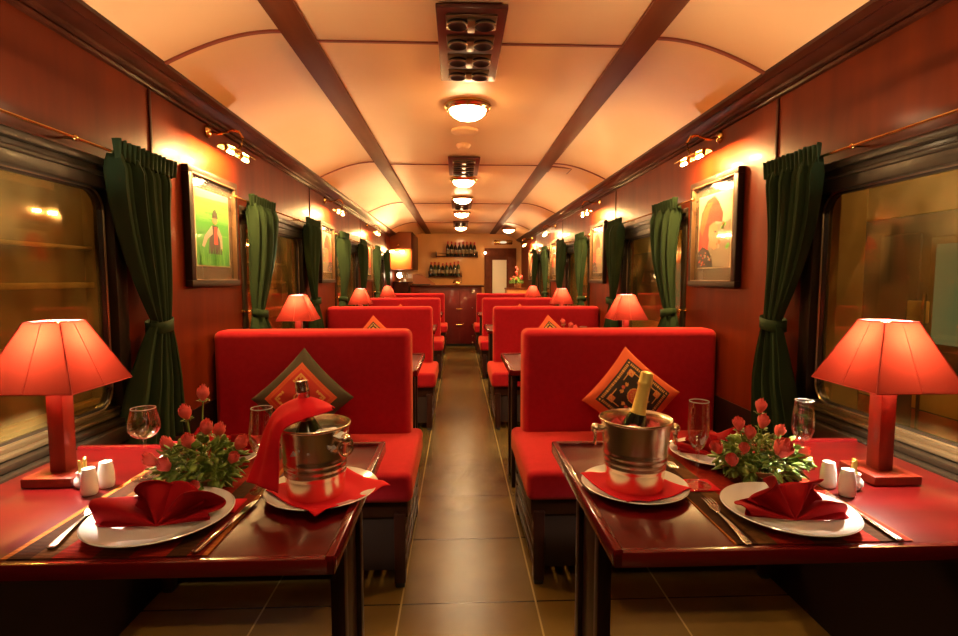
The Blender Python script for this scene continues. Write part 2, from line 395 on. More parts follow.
# ------------------------------------------------------------------ curtain rods
def rod(s,wx,k):
    a,b=WIN[k+1]
    side='left' if s<0 else 'right'
    t=thing('curtain_rod','thin brass curtain rod above the %s %s window'%(ROWN[k],side),'curtain rod',(wx-s*.055,(a+b)/2,1.672),0,'brass curtain rods')
    L=(b-a)/2+.20
    MB().cyl((0,-L,0),(0,L,0),.005,n=8).build('rod','brass',t)
    for q in (-1,1):
        MB().sphere((0,q*L,0),.010).build('finial','brass',t)
    for q in (-.30,.30):
        MB().cyl((0,q,0),(s*.054,q,0),.004,n=8).sphere((0,q,0),.010).build('bracket','brass',t)
    return t
# ------------------------------------------------------------------ curtains
def curtain(s,wx,yw,yp,ytie,ztie,zb,bw,bp,label,seed=0,n=8):
    """yw/yp: window-side and picture-side edge at the top; bw/bp the same at the hem"""
    x0=wx-s*.055; rnd=random.Random(seed); ph=rnd.random()*6
    wz=[(1.70,yw,yp),(1.0,0,0)]
    tz=1.668; wt=.05
    dirw=1 if yw<yp else -1
    tw=ytie-dirw*wt; tp=ytie+dirw*wt*.6
    def ctl(v):
        z=tz+(zb-tz)*v
        vt=(tz-ztie)/(tz-zb)
        if v<vt:
            t=v/vt; e=t**2.0; e2=t**1.1
            w=yw+(tw-yw)*e; p=yp+(tp-yp)*e2; amp=.021*(1-t)+.012
            amp*= (1 if t>.08 else .5+t*6)
        else:
            t=(v-vt)/(1-vt); e=t**.75
            w=tw+(bw-tw)*e; p=tp+(bp-tp)*e; amp=.012+.022*min(1,t*2)
        return z,w,p,amp,v<vt,(v/vt if v<vt else (v-vt)/(1-vt))
    def fn(u,v):
        z,w,p,amp,up,t=ctl(v)
        y=w+(p-w)*u
        ff=sin(2*PI*n*u+ph+.8*sin(3*u+seed)); fold=(abs(ff)**.6)*(1 if ff>0 else -1)*1.05+.35*sin(2*PI*n*.47*u+1.3*ph)+.22*sin(2*PI*n*2.3*u+ph)*(1-.5*t)
        sag=0
        if up: # the folds drape and sag toward the tie
            sag=-.05*t*t*sin(PI*u)*1.0
        x=amp*fold
        x+=.012*sin(7*z+seed)*(.3+u)
        bulge=.018 if not up else .018+.015*sin(PI*t)*sin(PI*u)
        if not up: bulge=.018+.01*t
        return (x0-s*(x*.9+bulge-.018+.0), y, z+sag)
    t=thing('curtain',label,'curtain',(0,0,0),0,'dark green curtains')
    MB().grid(fn,110,46).build('drape','green',t,solid=.003)
    # heading ruffle above the rod
    def hd(u,v):
        y=yw+(yp-yw)*u; f=sin(2*PI*n*1.7*u+ph)
        return (x0-s*(.011*f*(.6+.6*v)+.012), y, 1.650+.066*v+.003*sin(2*PI*n*1.3*u))
    MB().grid(hd,150,8).build('heading','green',t,solid=.002)
    # tie band
    pts=[]
    for q in range(20):
        a=2*PI*q/20; pts.append((x0+.044*cos(a), ytie-dirw*.012+.055*sin(a), ztie-.012+.010*sin(a)*dirw))
    tb=MB()
    vs=[];fs=[]
    for q,(x,y,z) in enumerate(pts): vs+= [(x,y,z-.022),(x,y,z+.022)]
    for q in range(20):
        j=(q+1)%20; fs.append([2*q,2*j,2*j+1,2*q+1])
    tb._add(vs,fs); tb.build('tieback','green',t,solid=.003)
    return t
hooks=[]
def hook(s,wx,y,z,label):
    t=thing('curtain_hook',label,'hook',(wx,y,z),0,'brass curtain tie hooks')
    MB().lathe([(.014,0),(.014,.004),(.004,.006),(.004,.03)],14,rot=Matrix.Rotation(-s*PI/2,3,'Y')).build('stem','brass',t)
    MB().sphere((-s*.036,0,0),.012).build('knob','brass',t)
for s,wx in ((-1,WL),(1,WR)):
    side='left' if s<0 else 'right'
    for k in range(0,4):
        rod(s,wx,k)
        a,b=WIN[k+1]
        o=P*k
        # far-side curtain of window k
        yA,yB,yT=((1.81,2.17,2.05) if s<0 else (1.77,2.10,2.03))
        bw,bp=((1.76,2.20) if s<0 else (1.80,2.13))
        where={0:'at the far edge of the nearest %s window',1:'at the far edge of the second %s window',2:'at the far edge of the third %s window',3:'at the far edge of the fourth %s window'}[k]%side
        curtain(s,wx,yA+o,yB+o,yT+o,1.085,.62 if k==0 else .55,bw+o,bp+o,'dark green tied curtain hanging '+where,seed=k*2+(s>0))
        hook(s,wx,yT+o+.085,1.07,'small brass tie hook '+where.replace('at','beside the curtain at',1))
        if k>0:
            w2=where.replace('far','near')
            curtain(s,wx,(.78+.34)+o if s<0 else 1.12+o,.74+o if s<0 else .76+o,.85+o,1.06,.77,1.02+o,.74+o,'dark green tied curtain hanging '+w2,seed=20+k*2+(s>0),n=6)
            hook(s,wx,.745+o,1.07,'small brass tie hook '+w2.replace('at','beside the curtain at',1))

# ------------------------------------------------------------------ pictures
def poly_layer(m,pts,x,mi,s):
    # flat shape on the print plane, pts in (y,z)
    m._add([(x,p[0],p[1]) for p in pts],[list(range(len(pts)))],mi,False)
def ell(cy,cz,ry,rz,n=20,a0=0,rot=0):
    out=[]
    for k in range(n):
        a=a0+2*PI*k/n; y=ry*cos(a); z=rz*sin(a)
        out.append((cy+y*cos(rot)-z*sin(rot),cz+y*sin(rot)+z*cos(rot)))
    return out
for nme,c in dict(p_green=(.05,.26,.03),p_green2=(.11,.36,.05),p_green3=(.06,.28,.04),p_white=(.30,.26,.19),p_red=(.50,.035,.02),p_red2=(.38,.03,.02),p_skin=(.42,.19,.09),
                  p_dark=(.03,.02,.02),p_grey=(.20,.15,.10),p_orange=(.42,.10,.025),p_blue=(.2,.3,.4)).items(): M[nme]=mat(nme,c,.5)
def picture(s,wx,y0,y1,z0,z1,kind,label):
    t=thing('framed_picture',label,'picture',(wx,0,0),0,'framed pictures between the windows')
    cy=(y0+y1)/2; t.location=(wx,cy,z0); W=(y1-y0)/2; H=z1-z0
    f=MB(); fw=.030; D=.034
    def bx(m,y_0,y_1,z_0,z_1,d0,d1,mi=0,bev=.003):
        X=sorted((-s*d0,-s*d1)); m.box((X[0],y_0,z_0),(X[1],y_1,z_1),bev=bev,mi=mi)
    bx(f,-W,W,0,fw,0.002,D); bx(f,-W,W,H-fw,H,0.002,D); bx(f,-W,-W+fw,fw,H-fw,0.002,D); bx(f,W-fw,W,fw,H-fw,0.002,D)
    f.build('frame','picframe',t)
    g=MB(); e=fw-.002
    for (a,b,c,d) in ((-W+e,W-e,e,e+.006),(-W+e,W-e,H-e-.006,H-e),(-W+e,-W+e+.006,e,H-e),(W-e-.006,W-e,e,H-e)): bx(g,a,b,c,d,.004,D+.001,bev=.001)
    g.build('inner_lip','picedge',t)
    m=MB(); bx(m,-W+fw,W-fw,fw,H-fw,.002,.014,bev=0); m.build('mat_board','mattan',t)
    # print
    pw=W-fw-.052; pz0=fw+.07; pz1=H-fw-.06
    p=MB(); bx(p,-pw-.006,pw+.006,pz0-.006,pz1+.006,.014,.0155,0,bev=0)
    X=-s*.0162; h=pz1-pz0
    mats=['cream','p_green','p_green2','p_green3','p_white','p_red','p_red2','p_skin','p_dark','p_grey','p_orange','p_blue']
    def L(pts,mi,d=0):
        q=[(max(-pw,min(pw,y*pw)),pz0+max(0,min(1,z))*h) for y,z in pts]
        poly_layer(p,q,X-s*d*.0003,mi,s)
    if kind==0:
        L([(-1,0),(1,0),(1,1),(-1,1)],1); L([(-1,.66),(1,.62),(1,1),(-1,1)],2,1); L([(-1,.9),(1,.93),(1,1),(-1,1)],4,2)
        for q in range(30):
            a=-1+2*random.random(); L([(a-.05,0),(a+.05,0),(a+random.uniform(-.1,.1),.15+.2*random.random())],random.choice([2,3,2]),2)
        for q in range(14):
            z=.4+.5*random.random(); a=-1+1.6*random.random(); L([(a,z),(a+.5,z+.01),(a+.5,z+.025),(a,z+.02)],random.choice([1,3,2]),2)
        L([(-.35,.16),(.5,.16),(.42,.42),(.28,.56),(-.08,.56),(-.25,.4)],8,4)
        L([(-.08,.56),(-.55,.40),(-.72,.26),(-.58,.24),(-.38,.36),(-.05,.44)],4,5); L([(.28,.56),(.52,.42),(.55,.24),(.42,.24),(.36,.38),(.2,.46)],4,5)
        L([(.0,.30),(.24,.30),(.2,.54),(.06,.54)],5,6); L(ell(.1,.645,.15,.068),7,6); L([(-.08,.66),(.28,.66),(.25,.73),(.12,.80),(-.02,.76)],8,7)
        for q in range(10):
            a=-.5+q*.11; L([(a-.04,0),(a+.04,0),(a,.2+.05*(q%3))],random.choice([1,2]),8)
    else:
        L([(-1,0),(1,0),(1,1),(-1,1)],9); L([(-1,.6),(1,.55),(1,1),(-1,1)],4,1); L([(.1,0),(1,0),(1,.62),(.2,.5)] if s<0 else [(-.1,0),(-1,0),(-1,.62),(-.2,.5)],9,2)
        d=1 if s<0 else 1
        L([(d*a,b) for a,b in [(1,0),(.95,.5),(.8,.78),(.45,.94),(0,.98),(-.3,.88),(-.55,.72),(-.5,.60),(-.1,.63),(.2,.5),(.35,.3),(.3,0)]],5,4)
        L([(d*a,b) for a,b in [(.9,.55),(.7,.8),(.4,.9),(.05,.9),(.3,.8),(.5,.62),(.75,.45)]],10,5)
        L([(d*a,b) for a,b in [(-.55,.72),(-.1,.78),(.3,.72),(.3,.68),(-.1,.70),(-.5,.66)]],6,6)
        L([(d*a,b) for a,b in [(.3,.58),(.0,.62),(-.22,.58),(-.28,.46),(-.38,.40),(-.26,.35),(-.28,.27),(-.05,.24),(.22,.3),(.33,.45)]],7,5)
        L([(d*a,b) for a,b in [(-.05,.5),(-.2,.49),(-.18,.47),(-.04,.48)]],8,6)
        L([(d*a,b) for a,b in [(-.2,.33),(-.28,.31),(-.18,.30)]],5,6)
        L([(d*a,b) for a,b in [(1,0),(1,.22),(.7,.3),(.3,.24),(.05,.1),(.0,0)]],8,7)
        for q in range(26):
            a=.1+.85*random.random(); z=.22*random.random(); L(ell(a,z,.05,.014,6),random.choice([4,5,10,9]),8)
        for q in range(12):
            a=-.9+.6*random.random(); z=.2+.4*random.random(); L(ell(a,z,.09,.03,7),random.choice([4,10,2]),3)
    p.build('print',mats,t)
    gl=MB(); X=sorted((-s*.024,-s*.0255)); gl.box((X[0],-W+fw,fw),(X[1],W-fw,H-fw)); gl.build('picture_glass','pglass',t)
    return t
def pg():
    m=bpy.data.materials.new('picture_glass'); m.use_nodes=True; N=m.node_tree.nodes; L=m.node_tree.links; N.clear()
    o=N.new('ShaderNodeOutputMaterial'); mx=N.new('ShaderNodeMixShader'); t=N.new('ShaderNodeBsdfTransparent'); g=N.new('ShaderNodeBsdfGlossy')
    g.inputs['Roughness'].default_value=.05; mx.inputs[0].default_value=.06
    L.new(t.outputs[0],mx.inputs[1]); L.new(g.outputs[0],mx.inputs[2]); L.new(mx.outputs[0],o.inputs[0]); return m
M['pglass']=pg()
PICL=['person standing in a green rice field','a portrait in a red headscarf with green margin','a tall scene on pale paper','a small dim print']
for k in range(4):
    o=P*k
    k<3 and picture(-1,WL,2.345+o,2.845+o,1.215,1.75,0 if k==0 else 1,['dark framed picture of a person in a bright green field, nearest on left wall','dark framed picture second along the left wall, between green curtains','dark framed picture third along the left wall, between green curtains','dark framed picture farthest along the left wall'][k])
    picture(1,WR,2.36+o,2.85+o,1.21,1.765,1,['dark framed portrait in a big red headscarf, nearest on right wall','dark framed portrait second along the right wall, between green curtains','dark framed portrait third along the right wall, between green curtains','dark framed portrait farthest along the right wall'][k])

# ------------------------------------------------------------------ picture lights
def piclight():
    t=thing('picture_light','brass picture light','wall lamp')
    # local: wall at x=0, room towards +x (mirrored by rotation for right wall)
    MB().lathe([(.030,.0),(.030,.006),(.022,.014),(.008,.018)],20,rot=Matrix.Rotation(PI/2,3,'Y')).build('wall_plate','brass',t)
    pts=[(.012,0,0),(.05,0,-.012),(.09,0,-.005),(.12,0,.008),(.15,0,0),(.168,0,-.03),(.16,0,-.065),(.145,0,-.092)]
    MB().tube(pts,.006,8).build('arm','brass',t)
    rf=MB()
    rf.prism([(.105,-.104),(.112,-.094),(.128,-.088),(.152,-.088),(.168,-.094),(.175,-.104),(.172,-.104),(.166,-.097),(.152,-.092),(.128,-.092),(.114,-.097),(.108,-.104)],1,-.140,.140,smooth=True)
    rf.build('lamp_bar','brass',t)
    for q in (-.085,.085):
        b=MB().cyl((.14,q-.03,-.114),(.14,q+.03,-.114),.006,n=10).build('bulb','bulb',t)
        for e in (-.036,.036): MB().box((.132,q+e-.004,-.120),(.148,q+e+.004,-.092),bev=.002).build('bulb_holder','brass',t)
    return t
pl=piclight(); first=True
for s,wx in ((-1,WL),(1,WR)):
    side='left' if s<0 else 'right'
    for k in range(0,4):
        if s<0 and k==3: continue
        nm=['behind the viewer on the %s wall','over the nearest %s wall picture','over the second %s wall picture','over the third %s wall picture','over the farthest %s wall picture'][k+1]%side
        lab='curved arm brass picture light '+nm
        loc=(wx-s*.001,2.60+P*k,1.955)
        o=pl if first else dup(pl,loc,0)
        first=False
        o.location=loc; o.rotation_euler=(0,0,0 if s<0 else PI); o['label']=lab; o['group']='brass picture lights'

# ------------------------------------------------------------------ ceiling lights, vents
def dome():
    t=thing('ceiling_light','round brass ceiling light','ceiling light')
    MB().lathe([(.125,0),(.128,-.012),(.118,-.026),(.104,-.034),(.096,-.03),(.096,-.004)],40).build('rim','brass',t)
    MB().lathe([(.097,-.026),(.094,-.04),(.082,-.056),(.058,-.070),(.03,-.077),(.004,-.079)],40).build('glass_dome','dome',t)
    for q in range(3):
        a=q*2*PI/3+.5; MB().sphere((.112*cos(a),.112*sin(a),-.034),.007).build('clip','brass',t)
    return t
dm=dome(); first=True
for i,(x,y,z) in enumerate([(CX,2.86,ZC),(CX,4.90,ZC),(CX,5.98,ZC),(CX,7.3,ZC),(CX,9.25,ZC),(.90,9.25,2.145),(CX,.62,ZC),(CX,-1.0,ZC),(CX,-2.8,ZC)]):  # rearmost pair added out of view for front light and bucket reflections
    lab='round brass rimmed ceiling light, '+['nearest in the centre row','second in the centre row','third in the centre row','fourth in the centre row','last in the centre row','off to the right by the far door','above the viewer','behind the viewer','at the end behind the viewer'][i]
    o=dm if i==0 else dup(dm)
    o.location=(x,y,z-.001); o['label']=lab; o['group']='ceiling dome lights'
def vent():
    t=thing('ceiling_vent','dark wooden ceiling vent','vent')
    MB().box((-.123,-.325,-.016),(.123,.325,0),bev=.003).build('plate','ventplate',t)
    for r in range(4):
        y=-.235+r*.157
        b=MB().box((-.090,y-.055,-.024),(.090,y+.055,-.0165),bev=.006).build('louvre_tray','fanmetal',t)
        MB().box((-.014,y-.046,-.036),(.014,y+.046,-.0245),bev=.003).build('divider','fanmetal',b)
        for q in (-1,1):
            MB().lathe([(.0395,-.0245),(.040,-.030),(.034,-.036),(.026,-.030),(.006,-.0265)],24,c=(q*.048,y,0)).build('outlet','black2',b)
            MB().tube([(q*.048+.038*cos(a),y+.038*sin(a),-.034) for a in [PI+PI*j/10 for j in range(11)]],.0035,6).build('outlet_lip','fanmetal',b)
    return t
vt=vent()
for k in range(4):
    o=vt if k==0 else dup(vt)
    o.location=(CX-.005,2.145+P*k,ZC-.013 if 0 else ZC-.0065); o['label']='dark ceiling vent with eight round outlets, '+['nearest the viewer','second along the ceiling','third along the ceiling','farthest along the ceiling'][k]; o['group']='dark ceiling vents'
tag(MB().lathe([(.05,0),(.05,-.012),(.036,-.03),(.012,-.034)],24).build('smoke_detector','ceil',loc=(.04,3.68,ZC)),'small round cream smoke detector on the ceiling before the second vent','smoke detector')
tag(MB().lathe([(.085,0),(.085,-.012),(.078,-.016),(.01,-.016)],32).build('ceiling_cover','ceil',loc=(.045,3.34,ZC)),'flat round cream cover plate on the ceiling beside the smoke detector','cover plate')
h=thing('ceiling_hatch','small rectangular cream hatch on the right arched ceiling','hatch',(.86,4.45,2.170))
MB().box((-.09,-.11,-.006),(.09,.11,.004),bev=.003,rot=Matrix.Rotation(.09,3,'Y')).build('cover','batten',h)
MB().box((-.078,-.098,-.009),(.078,.098,-.002),bev=.002,rot=Matrix.Rotation(.09,3,'Y')).build('panel','ceil',h)

# ------------------------------------------------------------------ benches
def bench(s,x0,x1,label):
    """x0 aisle side, x1 wall side"""
    t=thing('bench_seat',label,'bench',(x0,2.0,0),0,'red upholstered benches')
    W=abs(x1-x0); d=1 if x1>x0 else -1     # +d goes to the wall
    def bx(m,a,b,y0,y1,z0,z1,bev=.004,seg=2):
        X=sorted((d*a,d*b)); m.box((X[0],y0,z0),(X[1],y1,z1),bev=bev,seg=seg)
    # backrest, gently domed top
    m=MB(); bx(m,0.0,W,.545,.70,.44,.998,.035,5); m.build('backrest','fabric',t)
    # piping line on the back edge
    c=MB()
    # seat cushion with rounded nose, wider than the back
    def seat(u,v):
        return None
    bx(c,-.052,W,.0,.66,.362,.485,.030,5)
    o=c.build('seat','fabric',t)
    # valance of fabric under the cushion nose
    f=MB(); bx(f,-.03,W,.045,.64,.29,.366,.004); f.build('seat_frame','benchwood',t)
    for a in (-.020,W-.05):
        for y in (.03,.655):
            l=MB(); bx(l,a,a+.045,y,y+.045,.02,.31); l.build('leg','benchwood',t)
            q=MB(); bx(q,a+.004,a+.041,y+.004,y+.041,.0,.02,.004); q.build('foot','black',t)
    for i in range(4):
        z=.075+i*.062
        l=MB(); bx(l,-.022,-.006,.04,.69,z,z+.030,.003); l.build('slat','benchwood',t)
    r=MB(); bx(r,.0,W,.06,.075,.06,.32); r.build('front_panel','benchdark',t)
    bp=MB(); bx(bp,.015,W-.01,.702,.720,.05,.97); bp.build('back_panel','benchwood',t)
    return t
M['benchdark']=mat('bench_dark_panel',(.018,.007,.004),.6)
BL=bench(-1,-.235,WL+.012,''); BR=bench(1,.325,WR-.002,'')
BEN=['nearest','second','third','farthest']
for src,sd,x in ((BL,'left',-.235),(BR,'right',.325)):
    for k in range(4):
        o=src if k==0 else dup(src)
        o.location=(x,2.0+P*k,0); o['label']='long red upholstered bench on the %s side, %s from the viewer'%(sd,['nearest','second','third','fourth and farthest'][k])
        o['group']='red upholstered benches'

# ------------------------------------------------------------------ pillows
M['pg']=mat('pillow_gold',(.60,.30,.07),.7); M['pk']=mat('pillow_black',(.022,.014,.012),.8); M['po']=mat('pillow_orange_red',(.50,.075,.018),.8,bump=.2,bscale=500)
M['pr']=mat('pillow_red',(.42,.025,.015),.8); M['pol']=mat('pillow_olive_black',(.045,.032,.014),.85,bump=.2,bscale=500); M['prs']=mat('pillow_rose',(.55,.10,.05),.7)
def pillow_pat(kind):
    def f(u,v):
        x=u*2-1;y=v*2-1; m=max(abs(x),abs(y)); r=math.hypot(x,y)
        ax,ay=abs(x),abs(y); lo,hi=min(ax,ay),max(ax,ay)
        if kind=='black':
            # slots: 0 orange,1 black,2 gold,3 red/rose
            if m>.76: return 0
            if m>.72: return 1
            if m>.64: return 2 if int((lo if True else 0)*34)%2==0 else 1
            if m>.60: return 1
            if lo>.36 and hi>.36 and m<.55: # corner motifs
                return 2 if (int(x*26)+int(y*26))%3 else 3
            if .50<m<.53 and lo>.15: return 2
            for cx,cy in ((.36,.12),(.12,.36),(.36,-.12),(-.12,.36)):
                if math.hypot(ax-abs(cx),ay-abs(cy))<.055: return 2
            if math.hypot(hi-.40,lo)<.05: return 3
            if r<.215:
                if r>.185: return 2
                return 3 if (int((x+2)*22)+int((y+2)*22))%2 else (2 if r<.14 else 3)
            return 1
        else:
            # slots: 0 olive, 1 red, 2 gold, 3 orange
            if m>.70: return 0
            if m>.66: return 3
            if m>.62: return 1 if int(lo*40)%2 else 3
            if m>.58: return 3
            if .44<hi<.49 and lo>.30: return 2
            for cx,cy in ((.46,.22),(.22,.46),(.40,.40),(.46,.30),(.30,.46)):
                if math.hypot(ax-cx,ay-cy)<.038: return 2
            if r<.17: return 2 if (r>.13 or r<.09) else 1
            return 1
    return f
def pillow(kind,label,loc,rx,rr,S=.17,T=.05):
    t=thing('throw_pillow',label,'pillow',loc,0,'patterned throw pillows')
    R=Matrix.Rotation(rx,4,'X')@Matrix.Rotation(rr,4,'Y')
    # pillow plane: local x,z ; thickness along y ; face pattern towards -y
    def prof(x,y):
        g=max(0,(1-abs(x)**2.2))*max(0,(1-abs(y)**2.2)); return g**.55
    def warp(x,y):
        k=1-.07*(1-x*x)*(abs(y)**2)-.0; k2=1-.07*(1-y*y)*(abs(x)**2)
        return x*k2,y*k
    def fr(sgn):
        def fn(u,v):
            x=u*2-1;y=v*2-1; wx,wy=warp(x,y)
            wr=.004*noise.noise(Vector((x*3,y*3,sgn)))
            return R@Vector((wx*S,-sgn*(T*prof(x,y)+wr*prof(x,y)),wy*S))
        return fn
    mats=['po','pk','pg','prs'] if kind=='black' else ['pol','pr','pg','po']
    m=MB(); m.grid(fr(1),76,76,mf=pillow_pat(kind)); m.build('front_cover',mats,t,ang=80)
    m=MB(); m.grid(fr(-1),24,24); m.build('back_cover',mats[0],t,ang=80)
    return t
plw=[('olive','dark bordered patterned pillow with red centre on the nearest left bench',(-.745,2.515,.70),1),
     ('black','orange pillow with black and gold embroidered square on the nearest right bench',(.835,2.515,.695),1),
     ]
PA=pillow('olive',plw[0][1],(-.735,2.455,.688),-.22,PI/4-.01,S=.170)
PB=pillow('black',plw[1][1],(.838,2.455,.683),-.22,PI/4-.07,S=.172)
for k in (1,2):
    rn=['','second','third'][k]
    dup(PB,(-.745,2.455+P*k,.690),None,'orange pillow tip with black embroidered square, on the %s left bench'%rn)
    dup(PB,(.835,2.455+P*k,.690),None,'orange pillow tip with black embroidered square, on the %s right bench'%rn)

# ------------------------------------------------------------------ tables
def table(s,x0,x1,y0,y1,label):
    t=thing('dining_table',label,'table',(x0,y0,0),0,'red lacquered dining tables')
    W=abs(x1-x0); D=y1-y0; d=1 if x1>x0 else -1
    def bx(m,a,b,ya,yb,z0,z1,bev=.003):
        X=sorted((d*a,d*b)); m.box((X[0],ya,z0),(X[1],yb,z1),bev=bev)
    m=MB(); bx(m,.012,W,.012,D-.012,.722,.748,.002); m.build('tabletop','table',t)
    r=MB(); e=.018
    bx(r,0,W,0,e,.720,.751,.004); bx(r,0,W,D-e,D,.720,.757,.004); bx(r,0,e,0,D,.720,.757,.004)
    r.build('rim','tableedge',t)
    # end frame towards the aisle
    for ya in (.22,.41):
        l=MB(); bx(l,.034,.066,ya+.005,ya+.04,0,.722,.003); l.build('leg','underwood',t)
    l=MB(); bx(l,.045,.06,.265,.41,.03,.70,.002); l.build('end_panel','underwood',t)
    l=MB(); bx(l,.06,W-.02,.30,.36,.63,.70,.002); l.build('support_beam','underwood',t)
    return t
TL=table(-1,-.222,-1.125,.905,1.565,''); TR=table(1,.284,1.235,.905,1.545,'')
TN=['nearest','second','third','farthest']
TY=[0,1.90,1.90+P,1.90+2*P]
for src,sd,x in ((TL,'left',-.222),(TR,'right',.284)):
    for k in range(4):
        o=src if k==0 else dup(src)
        o.location=(x,.905+TY[k],0); o['label']='glossy red lacquered dining table on the %s, %s from the viewer'%(sd,TN[k]); o['group']='red lacquered dining tables'
ZT=.7485
def runner(x0,x1,y0,y1,label):
    o=MB().box(((x0-x1)/2,-(y1-y0)/2,0),((x1-x0)/2,(y1-y0)/2,.0025)).build('table_runner','runner',loc=((x0+x1)/2,(y0+y1)/2,ZT+.0002))
    return tag(o,label,'table runner','woven table runners')
runner(-.818,-.455,.926,1.545,'striped brown and red woven runner across the left table')
runner(.522,.869,.926,1.525,'striped brown and red woven runner across the right table')
ZR=ZT+.003
# ------------------------------------------------------------------ lamps
def lamp():
    t=thing('table_lamp','square wooden table lamp','lamp')
    MB().box((-.060,-.060,0),(.060,.060,.024),bev=.004).build('base','lampwood',t)
    MB().box((-.0195,-.0195,.024),(.0195,.0195,.236),bev=.002).build('post','lampwood',t)
    MB().cyl((0,0,.236),(0,0,.31),.007,n=10).lathe([(.014,.236),(.014,.25),(.01,.255)],12).build('lamp_holder','brass',t)
    MB().sphere((0,0,.347),.015,u=14,v=10,sc=(1,1,1.2)).build('bulb','lampbulb',t)
    B,T,z0,z1=.110,.043,.238,.398
    sh=MB()
    c0=[(-B,-B),(B,-B),(B,B),(-B,B)]; c1=[(-T,-T),(T,-T),(T,T),(-T,T)]
    for i in range(4):
        j=(i+1)%4
        def fn(u,v,i=i,j=j):
            a=Vector((*c0[i],z0)).lerp(Vector((*c0[j],z0)),u); b=Vector((*c1[i],z1)).lerp(Vector((*c1[j],z1)),u)
            return a.lerp(b,v)
        sh.grid(fn,8,8)
    bmesh.ops.remove_doubles(sh.bm,verts=sh.bm.verts[:],dist=1e-5)
    so=sh.build('lamp_shade','shade',t,ang=20)
    rb=MB()
    for i in range(4):
        rb.tube([(*c0[i],z0),(*c1[i],z1)],.0016,6)
    for c,z in ((c0,z0),(c1,z1)):
        rb.tube([(c[i][0],c[i][1],z) for i in range(4) for _ in (0,)],.0014,6,closed=True)
    rb.build('shade_seam','shaderib',so)
    rb=MB()
    for i in range(4):
        j=(i+1)%4
        for f in (.5,):
            a=Vector((*c0[i],z0)).lerp(Vector((*c0[j],z0)),f); b=Vector((*c1[i],z1)).lerp(Vector((*c1[j],z1)),f)
            rb.tube([a,b],.0007,5)
    rb.build('shade_stitch','shaderib',so)
    sp=MB(); sp.tube([(-T,-T,z1-.002),(0,0,z1-.002),(T,T,z1-.002)],.001,5).tube([(-T,T,z1-.002),(0,0,z1-.002),(T,-T,z1-.002)],.001,5); sp.cyl((0,0,.362),(0,0,z1-.001),.002,n=6); sp.build('shade_spider','brass',so)
    return t
lp=lamp(); first=True
for s,X,Y in ((-1,-.990,1.315),(1,1.066,1.245)):
    side='left' if s<0 else 'right'
    for k in range(4):
        loc=(X,Y,ZT) if k==0 else ((-1.03 if s<0 else 1.112),3.40+2.15*(k-1),ZT)
        o=lp if first else dup(lp); first=False
        o.location=loc; o['group']='red shaded table lamps'
        o['label']=['wooden table lamp with big red square shade on the nearest %s table','red shaded table lamp on the second %s table, just behind the nearest bench','red shaded table lamp on the third %s table','red shaded table lamp on the farthest %s table'][k]%side

# ------------------------------------------------------------------ plates
def plate(r,label,loc,cat='plate'):
    pr=[(.0,0),(r*.50,0),(r*.56,.003),(r*.70,.006),(r*.97,.018),(r,.0205),(r*.985,.0225),(r*.95,.0205),(r*.70,.0105),(r*.60,.0065),(r*.5,.005),(.001,.005)]
    pr[0]=(.001,0)
    o=MB().lathe(pr,72).build('plate','china',loc=loc,ang=60)
    return tag(o,label,cat,'white dinner plates')
plate(.137,'white dinner plate with folded napkin at the near edge of the left table',(-.607,1.056,ZR+.0005))
plate(.130,'white dinner plate with folded napkin at the near edge of the right table',(.692,1.035,ZR+.0005))
plate(.128,'white dinner plate behind the roses on the left table',(-.675,1.405,ZR+.0005))
plate(.128,'white dinner plate behind the champagne flute on the right table',(.722,1.388,ZR+.0005))
plate(.128,'white plate under the ice bucket on the left table',(-.316,1.19,ZT+.0005))
plate(.123,'white plate under the ice bucket on the right table',(.416,1.185,ZT+.0005))

# ------------------------------------------------------------------ napkins
def fan_napkin(label,loc,rz,sc=1,flip=1,seed=0):
    t=thing('folded_napkin',label,'napkin',loc,rz,'fan folded red napkins')
    phi=math.radians(57); n=3.5
    def fn(u,v):
        th=.06+(PI-.12)*u; lift=max(0,sin(th))
        w=2*PI*n*u+PI*.5*flip+seed*.35
        r=.097*(1+.13*cos(w+.6)-.05*sin(2*PI*u+seed))*v
        sw=sin(w); q=(.05+.55*lift**.6)*(abs(sw)**.75*(1 if sw>0 else -1))*r*1.05
        a=Vector((cos(th)*r*1.15,0,0))
        e=Vector((0,cos(phi),sin(phi)))*sin(th)*r*.92; nn=Vector((0,-sin(phi),cos(phi)))*q
        p=a+e+nn
        # the rolled outer hem curls toward the viewer
        c=max(0,v-.72)/.28
        p+=Vector((.25*cos(th)*.02,-.020,-.010))*c*c*lift
        p+=Vector((flip*.012*sin(5*u+seed)*v*v,.004*sin(11*u+seed)*v,0))
        p.z=max(p.z,.0)+.005+.003*v
        return p
    m=MB(); m.grid(fn,110,30); m.build('pleated_fan','napkin',t,solid=.0022,ang=70)
    for q in (-1,1):
        def sk(u,v,q=q):
            th=(.0+.55*u) ; r=(.108 if q*flip<0 else .098)*v*(1-.22*u)
            x=q*cos(th)*r; y=sin(th)*r*.80
            return (x,y+.004,.003+.006*v+.010*v*sin(PI*u)+.010*v*v*u+.004*sin(6*v)*u)
        MB().grid(sk,18,14).build('corner_flap','napkin',t,solid=.002,ang=70)
    def bk(u,v):
        th=.45+(PI-.9)*u; r=.088*v
        return (cos(th)*r*.95+.006*flip, .014+sin(th)*r*.50, .006+sin(th)*r*.80*(.80+.2*sin(5*u+seed)))
    MB().grid(bk,30,14).build('rear_fold','napkin',t,solid=.002,ang=70)
    return t
fan_napkin('dark red fan folded napkin standing on the near left plate',(-.598,1.022,ZR+.0055),.12,1,1,0)
